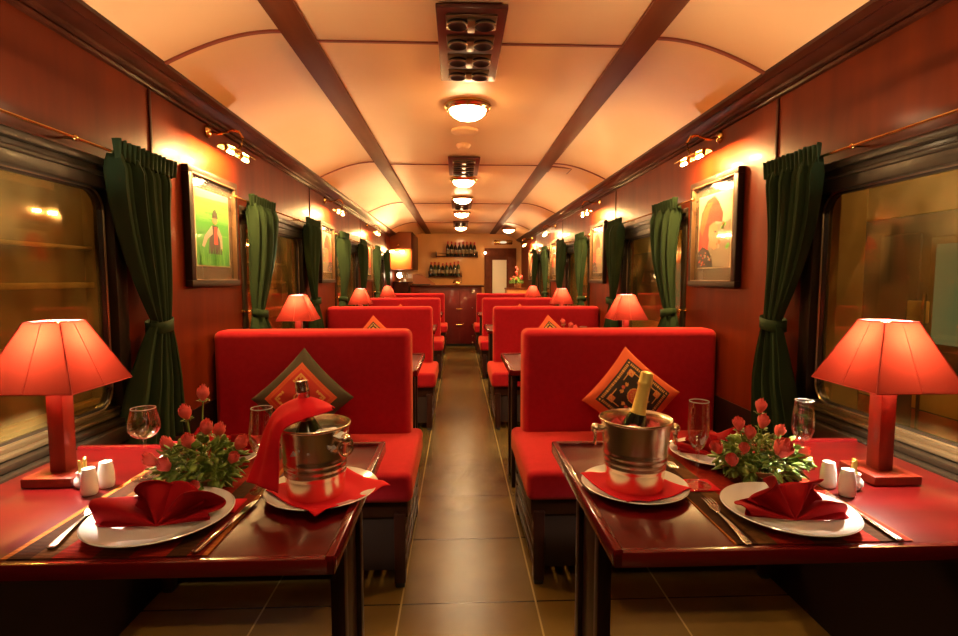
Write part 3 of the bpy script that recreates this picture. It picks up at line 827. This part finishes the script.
fan_napkin('dark red fan folded napkin standing on the near right plate',(.683,.995,ZR+.0055),-.12,1,-1,1.1)
fan_napkin('dark red folded napkin on the far left plate behind the roses',(-.665,1.395,ZR+.0055),.3,1,1,2.)
fan_napkin('dark red folded napkin on the far right plate behind the roses',(.715,1.375,ZR+.0055),-.25,1,-1,2.6)
def flat_napkin(label,loc,rz,S,seed):
    def fn(u,v):
        x=(u*2-1)*S;y=(v*2-1)*S; r=math.hypot(x,y)
        z=.0075 if r<.07 else .0075+.017*min(1,(r-.07)/.055)
        z-=max(0,r-.125)*.35
        return (x,y,z+.0015*sin(9*x/S+seed)*(r/.12)**2)
    o=MB().grid(fn,30,30).build('flat_napkin','cloth2',loc=loc,solid=.0018,offset=1); o.rotation_euler=(0,0,rz)
    return tag(o,label,'napkin','red napkins under the ice buckets')
flat_napkin('bright red napkin spread under the left ice bucket, corner hanging over the plate',(-.300,1.178,ZT+.0015),.84,.100,0)
flat_napkin('bright red napkin spread under the right ice bucket',(.416,1.185,ZT+.0015),.35,.090,1)

# ------------------------------------------------------------------ ice buckets
def bucket(label,loc,R,r,H,hand):
    t=thing('ice_bucket',label,'ice bucket',loc,0,'polished steel ice buckets')
    pr=[(.001,0),(r*.97,0),(r,.004)]
    steps=40
    for i in range(1,steps+1):
        z=H*i/steps; rr=r+(R*.97-r)*(z/H)**1.1
        f=z/H
        if .30<f<.56: rr+=.0018*abs(sin((f-.30)/.26*PI*3))**.8
        pr.append((rr,z))
    pr+=[(R*.985,H-.001),(R*1.02,H+.001),(R*1.025,H+.004),(R*1.0,H+.006),(R*.965,H+.003)]
    for i in range(8,-1,-1):
        z=.006+(H-.008)*i/8; rr=(r+(R*.97-r)*(z/H)**1.1)-.0035; pr.append((rr,z))
    pr.append((.001,.006))
    MB().lathe(pr,72).build('pail','steel',t,ang=60)
    for a in hand:
        h=MB(); ca,sa=cos(a),sin(a); rr=R*.97; z=H*.80
        def P_(rad,up,tan=0): return (ca*rad-sa*tan,sa*rad+ca*tan,up)
        h.sphere(P_(rr+.012,z+.012),.013,sc=(1,1,.9)); h.cyl(P_(rr-.004,z+.012),P_(rr+.01,z+.012),.009,n=12)
        h.tube([P_(rr+.014+.004*sin(q),z-.006+.019*cos(q),.017*sin(q)) for q in [2*PI*j/20 for j in range(20)]],.0036,8,closed=True)
        h.build('handle','steel',t)
    return t
BZ=ZT+.0105
bucket('polished steel ice bucket with a draped red cloth on the left table',(-.328,1.18,BZ),.079,.063,.158,[-.50,PI-.5])
bucket('polished steel ice bucket holding a gold necked bottle on the right table',(.418,1.19,BZ),.083,.065,.160,[-.05,PI-.05])
def bottle_geom(body,foil,L,Rb_,label,base,top,nm,grp=None,foilmat='gold'):
    base=Vector(base); top=Vector(top); ax=(top-base); Lg=ax.length; q=Vector((0,0,1)).rotation_difference(ax.normalized()).to_matrix()
    t=thing(nm,label,'bottle',base,0,grp)
    k=Lg; Rb=.034
    MB().lathe([(.001,0),(Rb,0),(Rb,k*.42),(Rb*.85,k*.52),(Rb*.5,k*.63),(Rb*.40,k*.74)],28,rot=q).build('bottle_body',body,t)
    MB().lathe([(Rb*.66,k*.55),(Rb*.50,k*.64),(Rb*.44,k*.76),(Rb*.42,k*.87),(Rb*.47,k*.885),(Rb*.47,k*.905),(Rb*.43,k*.92),(Rb*.45,k*.955),(Rb*.42,k*.99),(Rb*.25,k),(.001,k)],24,rot=q).build('foil_neck',foilmat,t)
    return t
bottle_geom('bottle','gold',0,0,'dark bottle with gold foil neck leaning in the right ice bucket',(.392,1.195,.775),(.444,1.19,1.033),'champagne_bottle')
bottle_geom('gbottle','silver',0,0,'dark bottle with silver foil top wrapped in the draped red cloth',(-.328,1.19,.776),(-.362,1.20,1.018),'wine_bottle',foilmat='silverfoil')

# ice and petals in the buckets
ic=MB()
rnd=random.Random(3)
for i in range(26):
    a=rnd.random()*6.28; r=.062*math.sqrt(rnd.random()); c=(-.328+r*cos(a),1.18+r*sin(a),.878+rnd.uniform(-.008,.01))
    if abs(c[0]+.335)<.022 and abs(c[1]-1.185)<.022: continue
    ic.box([q-.011 for q in c],[q+.011 for q in c],bev=.003,rot=Matrix.Rotation(rnd.random()*3,3,Vector((rnd.random(),rnd.random(),rnd.random())).normalized()))
tag(ic.build('ice','ice'),'heap of clear ice cubes filling the left bucket','ice',kind='stuff')
lin=MB()
def lf(u,v):
    x=(u-.5)*.07;y=(v-.5)*.05; return (x,y,.012*cos(PI*(u-.5))*cos(PI*(v-.5))+.003*sin(12*u)*cos(9*v))
tag(lin.grid(lf,20,16).build('linen_cloth','china',loc=(-.288,1.152,.905),solid=.002),'small white cloth fold inside the left ice bucket','cloth')

def rose_mesh(mat_='rose',r=.016,seed=0,open_=.5):
    m=MB(); rnd=random.Random(seed)
    # spiral of cupped petals
    n=11
    for i in range(n):
        a0=i*2.4; f=i/(n-1); rad=r*(.25+.75*f); hh=r*(2.3-.7*f); wid=1.25+.5*f
        def fn(u,v,a0=a0,rad=rad,hh=hh,wid=wid,f=f):
            a=a0+(u-.5)*wid*1.35
            prof=sin(PI*min(1,v*.62+.06))**.8
            rr=rad*prof*(1+.28*open_*f*max(0,v-.6)*2.5*(1-.3*abs(u-.5)))
            z=hh*(v**.85)*(1-.20*(abs(u-.5)*2)**2.5)
            return (rr*cos(a),rr*sin(a),z)
        m.grid(fn,8,8)
    m.sphere((0,0,r*.5),r*.55,sc=(1,1,1.1))
    return m
ROSE=[rose_mesh(seed=i,r=1,open_=.3+.35*i).build('rose_template',['rose','orose'][0]) for i in range(2)]
RM=[o.data for o in ROSE]
for o in ROSE: bpy.data.objects.remove(o)
def mesh_from(mb,name,m):
    o=mb.build(name,m); me=o.data; bpy.data.objects.remove(o); return me
sep=MB()
for q in range(5):
    a=q*2*PI/5
    def fn(u,v,a=a):
        w=(u-.5)*.9*sin(PI*min(1,v*.9+.08)); return ((.35+.75*v)*cos(a+w),(.35+.75*v)*sin(a+w),-.35+.9*v-.9*v*v*.6)
    sep.grid(fn,4,6)
SEP=mesh_from(sep,'sepal_mesh','stem')
def arrangement(label,base,roses,fc,fr,seed):
    bx_,by_=base
    t=thing('rose_arrangement',label,'flowers',(bx_,by_,ZR+.0005),0,'rose centrepieces')
    z0=ZR
    MB().lathe([(.035,0),(.045,.003),(.062,.018),(.07,.034),(.064,.034),(.05,.02),(.001,.016)],24).build('dish','terracotta',t)
    m=MB(); rnd=random.Random(seed)
    def leaf(m,p,d,L,W,roll):
        d=d.normalized(); sd=d.cross(Vector((0,0,1)));
        if sd.length<.1: sd=Vector((1,0,0))
        sd.normalize(); sd=Matrix.Rotation(roll,3,d)@sd; nn=d.cross(sd)
        pts=[]
        for v in (0,.25,.55,.8,1):
            w=W*sin(PI*min(1,v*.92+.05))**.8; c=p+d*L*v-Vector((0,0,1))*L*.28*v*v
            pts+=[c-sd*w+nn*w*.35,c,c+sd*w+nn*w*.35]
        fs=[]
        for i in range(4):
            a=i*3; fs+=[[a,a+1,a+4,a+3],[a+1,a+2,a+5,a+4]]
        m._add(pts,fs)
    fcx,fcy,fcz=fc; frx,fry,frz=fr
    for i in range(520):
        # leaves over an ellipsoid volume, denser near the surface
        v=Vector((rnd.gauss(0,1),rnd.gauss(0,1),rnd.gauss(0,1))).normalized()
        k=rnd.uniform(.45,1)**.7
        p=Vector((fcx+v.x*frx*k,fcy+v.y*fry*k,fcz+v.z*frz*k))
        if p.z<.022: p.z=.022+rnd.random()*.02
        d=Vector((v.x,v.y,v.z*.6+.25))+Vector((rnd.gauss(0,.45),rnd.gauss(0,.45),rnd.gauss(0,.45)))
        leaf(m,p,d,rnd.uniform(.018,.032),rnd.uniform(.006,.010),rnd.uniform(-1,1))
    m.build('foliage','leaf',t,solid=.0005,ang=80)
    sm=MB()
    for i in range(26):
        a=rnd.random()*6.28; k=rnd.uniform(.4,.9); sm.tube([(0,0,.02),(fcx+frx*k*.5*cos(a),fcy+fry*k*.5*sin(a),fcz),(fcx+frx*k*cos(a),fcy+fry*k*sin(a),fcz+frz*.6*rnd.random())],.0013,5)
    sm.build('twigs','stem',t)
    for i,(x,y,z,r) in enumerate(roses):
        lx,ly,lz=x-bx_,y-by_,z-(ZR)
        o=bpy.data.objects.new('rose',RM[i%2]); C.objects.link(o); o.parent=t
        o.location=(lx,ly,lz-r*1.0)
        out=Vector((lx*.9,ly*.9-.02,.13)); o.rotation_euler=Vector((0,0,1)).rotation_difference(out.normalized()).to_euler(); o.scale=(r*.95,r*.95,r*1.15)
        s2=bpy.data.objects.new('sepals',SEP); C.objects.link(s2); s2.parent=o
        o2=MB().tube([(lx*.15,ly*.15,.03),(lx*.6,ly*.6,lz*.5),(lx,ly,lz-r*.9)],.0017,6).build('rose_stem','stem',t)
    return t
RL=[(-.619,1.27,.972,.0155),(-.648,1.25,.931,.0155),(-.600,1.24,.898,.016),(-.585,1.265,.883,.015),(-.681,1.235,.861,.0155),(-.626,1.215,.874,.016),(-.705,1.21,.834,.0155),(-.661,1.185,.831,.016),(-.587,1.155,.794,.012),(-.536,1.22,.832,.0135),(-.533,1.25,.858,.0165)]
arrangement('low arrangement of red roses and green leaves on the left table',(-.625,1.25),RL,(.008,-.01,.058),(.098,.07,.062),4)
RR=[(.765,1.27,.926,.015),(.704,1.25,.888,.015),(.754,1.24,.896,.0155),(.765,1.19,.848,.023),(.664,1.20,.818,.016),(.838,1.22,.825,.0145),(.725,1.24,.868,.015),(.645,1.23,.838,.016),(.812,1.27,.862,.0145),(.69,1.2,.845,.013)]
arrangement('low arrangement of pinkish red roses and green leaves on the right table',(.748,1.25),RR,(.005,-.01,.052),(.105,.072,.056),9)
# roses floating in the right bucket
rnd=random.Random(12)
for i,(a,r) in enumerate([(2.4,.045),(3.3,.052),(4.2,.048),(5.1,.052),(6.0,.048),(.7,.05),(1.5,.046),(3.7,.02)]):
    o=bpy.data.objects.new('loose_rose',RM[i%2]); C.objects.link(o)
    o.location=(.418+r*cos(a),1.19+r*sin(a),.884+.004*(i%3)); o.rotation_euler=(rnd.uniform(-.6,.6),rnd.uniform(-.6,.6),rnd.random()*6); o.scale=(.0155,)*3
    tag(o,'red rose head floating at the top of the right ice bucket','flower','rose heads in the right ice bucket')

# ------------------------------------------------------------------ draped cloth over the left bottle
rows=[((-0.284, 1.19, 0.954),(-0.278, 1.15, 0.96)),((-0.309, 1.2, 0.966),(-0.306, 1.13, 0.954)),((-0.347, 1.2, 0.978),(-0.332, 1.115, 0.949)),((-0.385, 1.19, 0.971),(-0.366, 1.1, 0.936)),((-0.414, 1.175, 0.95),(-0.379, 1.095, 0.916)),((-0.434, 1.165, 0.907),(-0.381, 1.09, 0.886)),((-0.448, 1.155, 0.855),(-0.382, 1.09, 0.847)),((-0.47, 1.15, 0.798),(-0.384, 1.085, 0.799))]
def crom(a,b,c,d,t):
    return .5*((2*b)+(-a+c)*t+(2*a-5*b+4*c-d)*t*t+(-a+3*b-3*c+d)*t*t*t)
def cf(u,v):
    n=len(rows)-1; f=v*n; i=min(int(f),n-1); t=f-i
    g=lambda k,e: Vector(rows[max(0,min(n,k))][e])
    A=crom(g(i-1,0),g(i,0),g(i+1,0),g(i+2,0),t); B=crom(g(i-1,1),g(i,1),g(i+1,1),g(i+2,1),t)
    p=A.lerp(B,u)
    p+=Vector((-.004,-.006,.006))*sin(PI*u)+Vector((-.4,-.7,.3))*(.0035*sin(2*PI*1.6*u+v*1.5)*(.2+v))
    return p
tag(MB().grid(cf,30,60).build('draped_cloth','cloth2',solid=.0025,ang=80),'bright red cloth draped over the bottle and down the left bucket','cloth')

# ------------------------------------------------------------------ glasses
def glass(kind,label,loc):
    t=thing({'wine':'wine_glass','goblet':'wine_glass','flute':'champagne_flute','tulip':'wine_glass'}[kind],label,'glass',loc,0,'stemmed glasses')
    if kind=='wine': R,Hs,H=.036,.100,.178
    elif kind=='goblet': R,Hs,H=.0275,.066,.180
    elif kind=='tulip': R,Hs,H=.031,.085,.198
    else: R,Hs,H=.0245,.085,.205
    MB().lathe([(.001,0),(.032,0),(.033,.0012),(.012,.004),(.004,.010),(.0032,.03),(.0032,Hs-.01),(.005,Hs)],36).build('stem_and_foot','glass',t)
    bh=H-Hs; pr=[]
    if kind=='flute': cv=[(0,.10),(.06,.45),(.18,.78),(.35,.97),(.55,1.0),(.8,.96),(1,.90)]
    else: cv=[(0,.10),(.06,.48),(.15,.76),(.3,.97),(.42,1.0),(.6,.96),(.8,.86),(1,.76)]
    for f,k in cv: pr.append((R*k,Hs+bh*f))
    inner=[(max(.001,r-.0016),z+ (.0015 if i==0 else 0)) for i,(r,z) in enumerate(pr)][::-1]
    MB().lathe([(.001,Hs-.001)]+pr+inner+[(.001,Hs+.004)],40).build('bowl','glass',t,ang=60)
    rr=R*cv[-1][1]; MB().tube([(rr*cos(a*PI/18),rr*sin(a*PI/18),H) for a in range(36)],.0011,6,closed=True).build('rim','glassrim',t)
    return t
glass('wine','empty wine glass beside the roses on the left table',(-.783,1.305,ZR+.0003))
glass('tulip','wine glass half hidden behind the draped cloth on the left table',(-.459,1.215,ZR+.0003))
glass('flute','tall champagne flute beside the right ice bucket',(.572,1.195,ZR+.004))
glass('goblet','empty wine glass between roses and lamp on the right table',(.918,1.325,ZT+.0003))
tag(MB().box((-.042,-.035,0),(.042,.035,.003),bev=.001).build('coaster','cloth2',loc=(.575,1.20,ZR+.0004)),'square red coaster under the champagne flute','coaster')
tag(MB().box((-.042,-.035,0),(.042,.035,.0025),bev=.001).build('coaster','cloth2',loc=(-.52,1.13,ZR+.0004)),'square red coaster beside the left roses','coaster')
# glasses and flowers on the second tables
glass('wine','wine glass on the second left table, seen over the bench',(-.66,3.25,ZT+.0003))
glass('flute','champagne flute on the second right table, seen over the bench',(.78,3.2,ZT+.0003))
arrangement('small rose arrangement on the second right table, seen over the bench',(.70,3.22),[(.66,3.22,.985,.016),(.70,3.2,.965,.016),(.725,3.2,.95,.015)],(0,0,.07),(.08,.06,.06),5).location.z=ZT

# ------------------------------------------------------------------ cutlery
def fork(label,loc,rz):
    t=thing('fork',label,'fork',loc,rz,'dinner forks')
    def f(u,v):
        y=-.10+.135*v; w=(.0065*(1-v)**1.3+.0022)*(1 if v>.03 else .7); return ((u*2-1)*w,y,.0035+.004*sin(PI*v)*.6)
    MB().grid(f,6,24).build('handle','cutlery',t,solid=.0022)
    def hd(u,v):
        y=.034+.028*v; w=.0022+.0095*sin(PI/2*min(1,v*1.3)); return ((u*2-1)*w,y,.0035+.002*v-.003*(u*2-1)**2*0+.003*v)
    h=MB().grid(hd,6,8)
    h=h.build('fork_head','cutlery',t,solid=.0018)
    for i in range(4):
        x=-.0098+i*.00653; MB().tube([(x,.060,.0085),(x,.08,.0095),(x*.95,.10,.007)],[.0014,.0013,.0008],6).build('tine','cutlery',h)
    return t
def knife(label,loc,rz):
    t=thing('table_knife',label,'knife',loc,rz,'table knives')
    def f(u,v):
        y=-.105+.10*v; a=2*PI*u; w=.0075-.0025*v; return (w*cos(a),y,.0045+.0035*sin(a))
    MB().grid(f,14,12).sphere((0,-.105,.0045),.0072,sc=(1,.6,.5)).build('handle','cutlery',t)
    m=MB(); pts=[(-.005,0),(-.006,.05),(-.0085,.09),(-.006,.115),(.002,.122),(.0055,.10),(.0055,0)]
    m.prism([(a,b-.006) for a,b in pts],2,.0035,.0052); m.build('blade','cutlery',t)
    return t
def ang(p,q): return math.atan2(-(q[0]-p[0]),(q[1]-p[1]))
def put(fn,label,a,b,z):
    # a handle end, b tip
    L=math.hypot(b[0]-a[0],b[1]-a[1]); dx,dy=(b[0]-a[0])/L,(b[1]-a[1])/L
    return fn(label,(a[0]+dx*.10,a[1]+dy*.10,z),ang(a,b))
put(fork,'silver fork left of the near left plate',(-.752,.955),(-.800,1.18),ZR+.0005)
put(knife,'silver table knife right of the near left plate',(-.478,.936),(-.452,1.14),ZR+.0005)
put(fork,'silver fork left of the near right plate',(.542,.915),(.556,1.12),ZR+.0005)
put(knife,'silver table knife right of the near right plate',(.838,.925),(.852,1.14),ZR+.0005)
put(fork,'silver fork lying beside the far right plate',(.57,1.50),(.56,1.27),ZR+.0005)

# ------------------------------------------------------------------ salt, pepper, sachet holders
def shaker(label,loc):
    t=thing('salt_shaker',label,'shaker',loc,0,'white ceramic shakers'); t.scale=(.84,)*3
    MB().lathe([(.001,0),(.018,0),(.0205,.004),(.0215,.018),(.0205,.045),(.0175,.064),(.0165,.068)],28).build('body','china',t)
    m=MB().lathe([(.0165,.068),(.0155,.0735),(.010,.0755),(.001,.076)],28).build('cap','china',t)
    for q in range(5):
        a=q*2*PI/5; MB().sphere((.006*cos(a),.006*sin(a),.0755),.0009,u=6,v=4).build('hole','black',m)
    return t
shaker('white ceramic shaker nearest the left lamp, in front of its twin',(-.862,1.218,ZT+.0003))
shaker('white ceramic shaker right of its twin on the left table',(-.852,1.262,ZT+.0003))
shaker('white ceramic shaker left of its twin on the right table',(.893,1.190,ZT+.0003))
shaker('white ceramic shaker in front of its twin, near the right lamp',(.902,1.140,ZT+.0003))
def sachet(label,loc):
    t=thing('sachet_holder',label,'holder',loc,0,'white sachet holders'); t.scale=(.95,)*3
    MB().lathe([(.001,0),(.014,0),(.021,.010),(.020,.022),(.013,.032),(.015,.040),(.012,.040),(.011,.03),(.001,.012)],24).build('cup','china',t)
    for i,(x,y) in enumerate(((-.004,-.003),(.004,.002),(0,.006))):
        MB().box((x-.004,y-.0015,.02),(x+.004,y+.0015,.070+.003*i),rot=Matrix.Rotation(.06*(i-1),3,'Y'),bev=.0005).build('sachet','yellow',t)
    return t
sachet('small white holder of yellow sachets beside the left shakers',(-.906,1.262,ZT+.0003))
sachet('small white holder of yellow sachets beside the right shakers',(.948,1.178,ZT+.0003))

# ------------------------------------------------------------------ bar at the end of the coach
bc=thing('bar_counter','dark red wooden bar counter closing the aisle end','bar counter',(-.3,9.6,0))
MB().box((-.56,0,.05),(.74,.55,1.10),bev=.005).build('body','barfront',bc)
MB().box((-.54,.02,0),(.72,.5,.05)).build('plinth','black',bc)
MB().box((-.575,-.04,1.10),(.78,.6,1.135),bev=.006).build('countertop','darkwood',bc)
for z in (.08,.19,.41,.72,1.0):
    MB().sphere((.565,-.008,z),.017).build('stud','cutlery',bc)
for z in (.41,.70):
    MB().cyl((.27,-.012,z),(.38,-.012,z),.009,n=8).build('handle','brass',bc)
for i in range(3):
    MB().box((-.4+i*.36,-.006,.1),(-.385+i*.36,.0,1.05)).build('panel_batten','barfront',bc)
tag(MB().lathe([(.001,0),(.06,0),(.05,.01),(.012,.016),(.012,.03),(.085,.035),(.075,.06),(.045,.085),(.001,.095)],24).build('cake_dome','brass',loc=(-.02,9.75,1.1355)),'small golden domed lamp on the bar counter','lamp')
tag(MB().box((-.17,-.12,0),(.17,.12,.02),bev=.004).build('serving_tray','black',loc=(-.68,9.78,1.1355)),'black tray at the left end of the bar','tray')
def shelf(label,x0,x1,z):
    t=thing('bottle_shelf',label,'shelf',((x0+x1)/2,Y1,z),0,'shelves behind the bar')
    W=(x1-x0)/2
    MB().box((-W,-.14,-.012),(W,-.001,.0),bev=.002).build('board','darkwood',t)
    MB().cyl((-W,-.135,.05),(W,-.135,.05),.004,n=6).build('rail','brass',t)
    for q in (-1,1): MB().box((q*W-.006,-.14,-.03),(q*W+.006,-.001,.09),bev=.001).build('bracket','darkwood',t)
shelf('upper bottle shelf on the wall behind the bar',-.44,.40,1.715)
shelf('lower bottle shelf on the wall behind the bar',-.59,.08,1.315)
def barbottle():
    t=thing('wine_bottle','','bottle')
    MB().lathe([(.001,0),(.036,0),(.037,.01),(.037,.17),(.030,.20),(.014,.225),(.013,.27),(.016,.272),(.016,.285),(.001,.286)],16).build('glass_body','bottle',t)
    MB().lathe([(.0375,.05),(.0375,.13)],16,caps=False).build('label','label',t)
    MB().lathe([(.0145,.235),(.0165,.272),(.0165,.288),(.001,.289)],12).build('capsule','pr',t)
    return t
bb=barbottle(); first=True; rnd=random.Random(2)
for row,(xs,z,nm) in enumerate([([-.205+i*.078 for i in range(8)],1.7155,'upper'),([-.545+i*.079 for i in range(8)],1.3155,'lower')]):
    for i,x in enumerate(xs):
        o=bb if first else dup(bb); first=False
        o.location=(x,Y1-.075,z); f=rnd.uniform(.86,1.03) if row else rnd.uniform(.95,1.03); o.scale=(1,1,f)
        o['label']='dark wine bottle on the %s shelf behind the bar, %s'%(nm,['first from the left','second from the left','third from the left','fourth from the left','fourth from the right','third from the right','second from the right','first from the right'][i]); o['group']='bottles on the %s bar shelf'%nm
        if row and i%3==1:
            for ch in o.children:
                if ch.name.startswith('glass_body'): ch.data=ch.data.copy(); ch.data.materials[0]=M['gbottle']
# end door on the right
dr=bpy.data.objects.new('door_1',None); C.objects.link(dr); struct(dr,'narrow door with a white panel in a wooden frame')
MB().box((.55,Y1-.05,0),(.67,Y1,1.88),bev=.006).box((1.04,Y1-.05,0),(1.20,Y1,1.88),bev=.006).box((.55,Y1-.05,1.70),(1.20,Y1-.001,1.88),bev=.006).build('door_frame','strip',dr)
MB().box((.67,Y1-.02,0),(1.04,Y1-.001,1.70)).build('door_leaf','strip',dr)
MB().box((.71,Y1-.03,.75),(1.00,Y1-.02,1.64),bev=.003).build('door_panel','doorwhite',dr)
sg=thing('exit_sign','small oval lit brass sign above the far door','sign',(.93,Y1,2.0))
MB().box((-.19,-.03,-.045),(.19,-.001,.045),bev=.02).build('plate','brass',sg)
MB().sphere((0,-.032,0),.05,sc=(1.5,.15,.5)).build('lit_emblem','signglow',sg)
wb=thing('wall_bulb','small round lit bulb beside the far door frame','wall lamp',(.56,Y1-.05,1.78))
MB().sphere((0,-.03,0),.022).build('bulb','farlight',wb); MB().cyl((0,.0,0),(0,-.012,0),.02).build('holder','brass',wb)
# cabinet with flowers
cb=thing('low_cabinet','brown wooden cabinet by the far door under a bouquet','cabinet',(1.06,9.56,0))
MB().box((-.17,-.15,0),(.19,.3,1.06),bev=.005).build('body','brownwood',cb)
MB().box((-.18,-.16,1.06),(.205,.31,1.085),bev=.004).build('top','strip',cb)
MB().box((-.14,-.157,.1),(.17,-.15,1.0),bev=.003).build('door','brownwood',cb)
bq=thing('flower_bouquet','orange and red bouquet with green leaves on the far cabinet','flowers',(1.08,9.6,1.0855))
MB().lathe([(.001,0),(.04,0),(.05,.03),(.035,.07),(.04,.08)],20).build('vase','terracotta',bq)
fm=MB(); rnd=random.Random(8)
for i in range(160):
    v=Vector((rnd.gauss(0,1),rnd.gauss(0,1),abs(rnd.gauss(0,1)))).normalized(); p=Vector((v.x*.13,v.y*.1,.09+v.z*.1)); 
    fm.sphere(p,.018,sc=(1,.4,1),u=6,v=4,rot=Matrix.Rotation(rnd.random()*3,3,'Z'))
fm.build('foliage','leaf2',bq) if 'leaf2' in M else fm.build('foliage','stem',bq)
for i in range(16):
    a=rnd.random()*6.28; k=rnd.random(); h=.14+.24*rnd.random()*(1-k)
    o=bpy.data.objects.new('blossom',RM[0]); C.objects.link(o); o.parent=bq; o.scale=(.022,)*3; o.location=(.12*k*cos(a),.09*k*sin(a)-.03,h)
# pantry corner on the left
hd=bpy.data.objects.new('wall_pantry',None); C.objects.link(hd); hd.location=(-1.0,9.3,1.42); struct(hd,'orange panelled partition above the bar lit by a small lamp')
MB().box((-.19,0,0),(.175,1.25,.66),bev=.004).build('carcass','kitchen',hd)
MB().box((.177,.01,0.005),(.20,1.24,.655),bev=.003).build('side_panel','darkwood',hd)
dup(pl,(-1.06,9.298,1.84),-PI/2,'curved arm brass lamp on the orange pantry partition','brass picture lights')
ck=thing('arched_guard','pale curved panel standing at the left end of the bar','guard',(-.65,10.1,1.1355))
MB().prism([(-.22,0),(-.22,.20),(-.14,.215),(-.04,.19),(.08,.12),(.20,.03),(.22,0)],1,0,.03).build('panel','kitchen',ck)
pc=thing('pantry_counter','low pantry counter left of the bar','counter',(-1.19,9.6,0))
MB().box((.02,0,0),(.28,.9,1.18)).build('side','darkwood',pc)
MB().box((0,0,1.18),(.30,.9,1.20),bev=.004).build('top','darkwood',pc)
wl=thing('pantry_light','small glowing lamp in the pantry opening','lamp',(-1.08,9.75,1.2005))
MB().lathe([(.001,0),(.04,0),(.04,.01),(.01,.015),(.01,.08)],16).build('stand','brass',wl); MB().sphere((0,0,.12),.05).build('globe','farlight',wl)
fv=thing('white_flowers','pale flowers in the bright pantry opening','flowers',(-.98,9.68,1.2005))
MB().lathe([(.001,0),(.025,0),(.03,.03),(.022,.05)],16).build('vase','china',fv)
for i in range(9):
    o=bpy.data.objects.new('blossom',RM[0].copy()); o.data.materials[0]=M['cream']; C.objects.link(o); o.parent=fv; o.scale=(.022,)*3; o.location=(rnd.uniform(-.05,.05),rnd.uniform(-.03,.03),.05+rnd.random()*.08)

# ------------------------------------------------------------------ outside: night platform left, another coach right
g=MB().box((-8,-6,-.9),(8,16,-.85)).build('ground','platform'); struct(g,'dark ground outside the coach')
ex=thing('platform_building','dim brown platform wall with amber ledges outside the left windows','building',(-3.4,4,-.85))
MB().box((-.2,-9,0),(0,11,4.2)).build('wall_face','platform',ex)
for z,h in ((.95,.05),(1.42,.16),(2.02,.05),(2.36,.03)):
    MB().box((0,-9,z),(.08,11,z+h),bev=.01).build('ledge','platrail',ex)
for y in (-3,0.9,3.4,6.2): MB().box((0,y,0),(.12,y+.25,4.2),bev=.01).build('pier','platform',ex)
tr=thing('neighbour_coach','dark blue train coach with cream stripe outside the right windows','train',(3.2,4,-.85))
MB().box((0,-9,.3),(1.5,11,2.55),bev=.02).build('body','body',tr)
rf=[(0,2.552),(.04,2.75),(.16,2.95),(.4,3.15),(.8,3.25),(1.4,3.25),(1.4,2.552)]
MB().prism(rf,1,-9,11).build('roof','outyellow',tr)
MB().box((-.012,-9,1.20),(0,11,1.42),bev=.003).build('cream_stripe','stripe',tr)
MB().box((-.010,-9,.55),(0,11,1.19),bev=.003).build('red_band','outred',tr)
for y in (-6.3,-4.2,-1.55,.75,2.9,5.2):
    w=MB().box((-.02,y,1.62),(0,y+.95,2.38),bev=.01).build('coach_window','winframe',tr)
    MB().box((-.026,y+.05,1.67),(-.0205,y+.90,2.33)).build('window_glow','teal' if y in (-1.55,2.9,-6.3) else 'winframe',w)
MB().box((-.02,-.52,.6),(0,-.18,2.42),bev=.01).build('coach_door','body',tr)
MB().box((-.03,-.62,1.8),(0,-.45,1.95),bev=.01).build('number_plate','stripe',tr)
for y in (-.62,-.08): MB().cyl((-.06,y,1.0),(-.06,y,2.0),.012,n=8).build('handrail','brass',tr)
pi=thing('platform_column','brown square platform column outside the right window','column',(2.25,3.0,-.85))
MB().box((-.08,-.10,0),(.08,.10,4.2),bev=.01).build('shaft','pillar',pi)
MB().box((-.12,-.14,0),(.12,.14,.5),bev=.02).build('base','pillar',pi)
def outlamp(label,loc,em='outlamp'):
    t=thing('platform_lamp',label,'lamp',loc,0,'outside platform lamps')
    MB().sphere((0,0,0),.07).build('globe',em,t); MB().cyl((0,0,.05),(0,0,.12),.05,.02).cyl((0,0,.1),(0,0,6-loc[2]),.012,n=6).build('cord','black',t)
    return t
outlamp('glowing platform lamp outside the left windows, nearest',(-2.6,2.7,2.45)); outlamp('glowing platform lamp farther outside the left windows',(-2.6,6.8,2.45))
outlamp('glowing platform lamp outside the right windows, nearest',(2.5,1.9,2.6),'outlamp2'); outlamp('glowing platform lamp farther outside the right windows',(2.5,6.6,2.6),'outlamp2')

# ------------------------------------------------------------------ world, camera
w=bpy.data.worlds.new('night'); bpy.context.scene.world=w; w.use_nodes=True
w.node_tree.nodes['Background'].inputs[0].default_value=(.02,.012,.006,1); w.node_tree.nodes['Background'].inputs[1].default_value=.3
F=520.; yaw=math.atan(21/F); pit=math.atan(39/F)
cd=bpy.data.cameras.new('camera'); cam=bpy.data.objects.new('camera',cd); C.objects.link(cam)
cd.sensor_width=36; cd.lens=F/958*36; cd.clip_start=.02
cam.location=(0,0,1.25); cam.rotation_euler=(PI/2-pit,0,-yaw)
sc=bpy.context.scene; sc.camera=cam
sc.view_settings.view_transform='Standard'; sc.view_settings.look='None'; sc.view_settings.gamma=1; sc.view_settings.use_curve_mapping=False
sc.view_settings.exposure=0.38
sc.cycles.max_bounces=10; sc.cycles.transparent_max_bounces=12; sc.cycles.sample_clamp_indirect=6
sc.cycles.caustics_reflective=False; sc.cycles.caustics_refractive=False
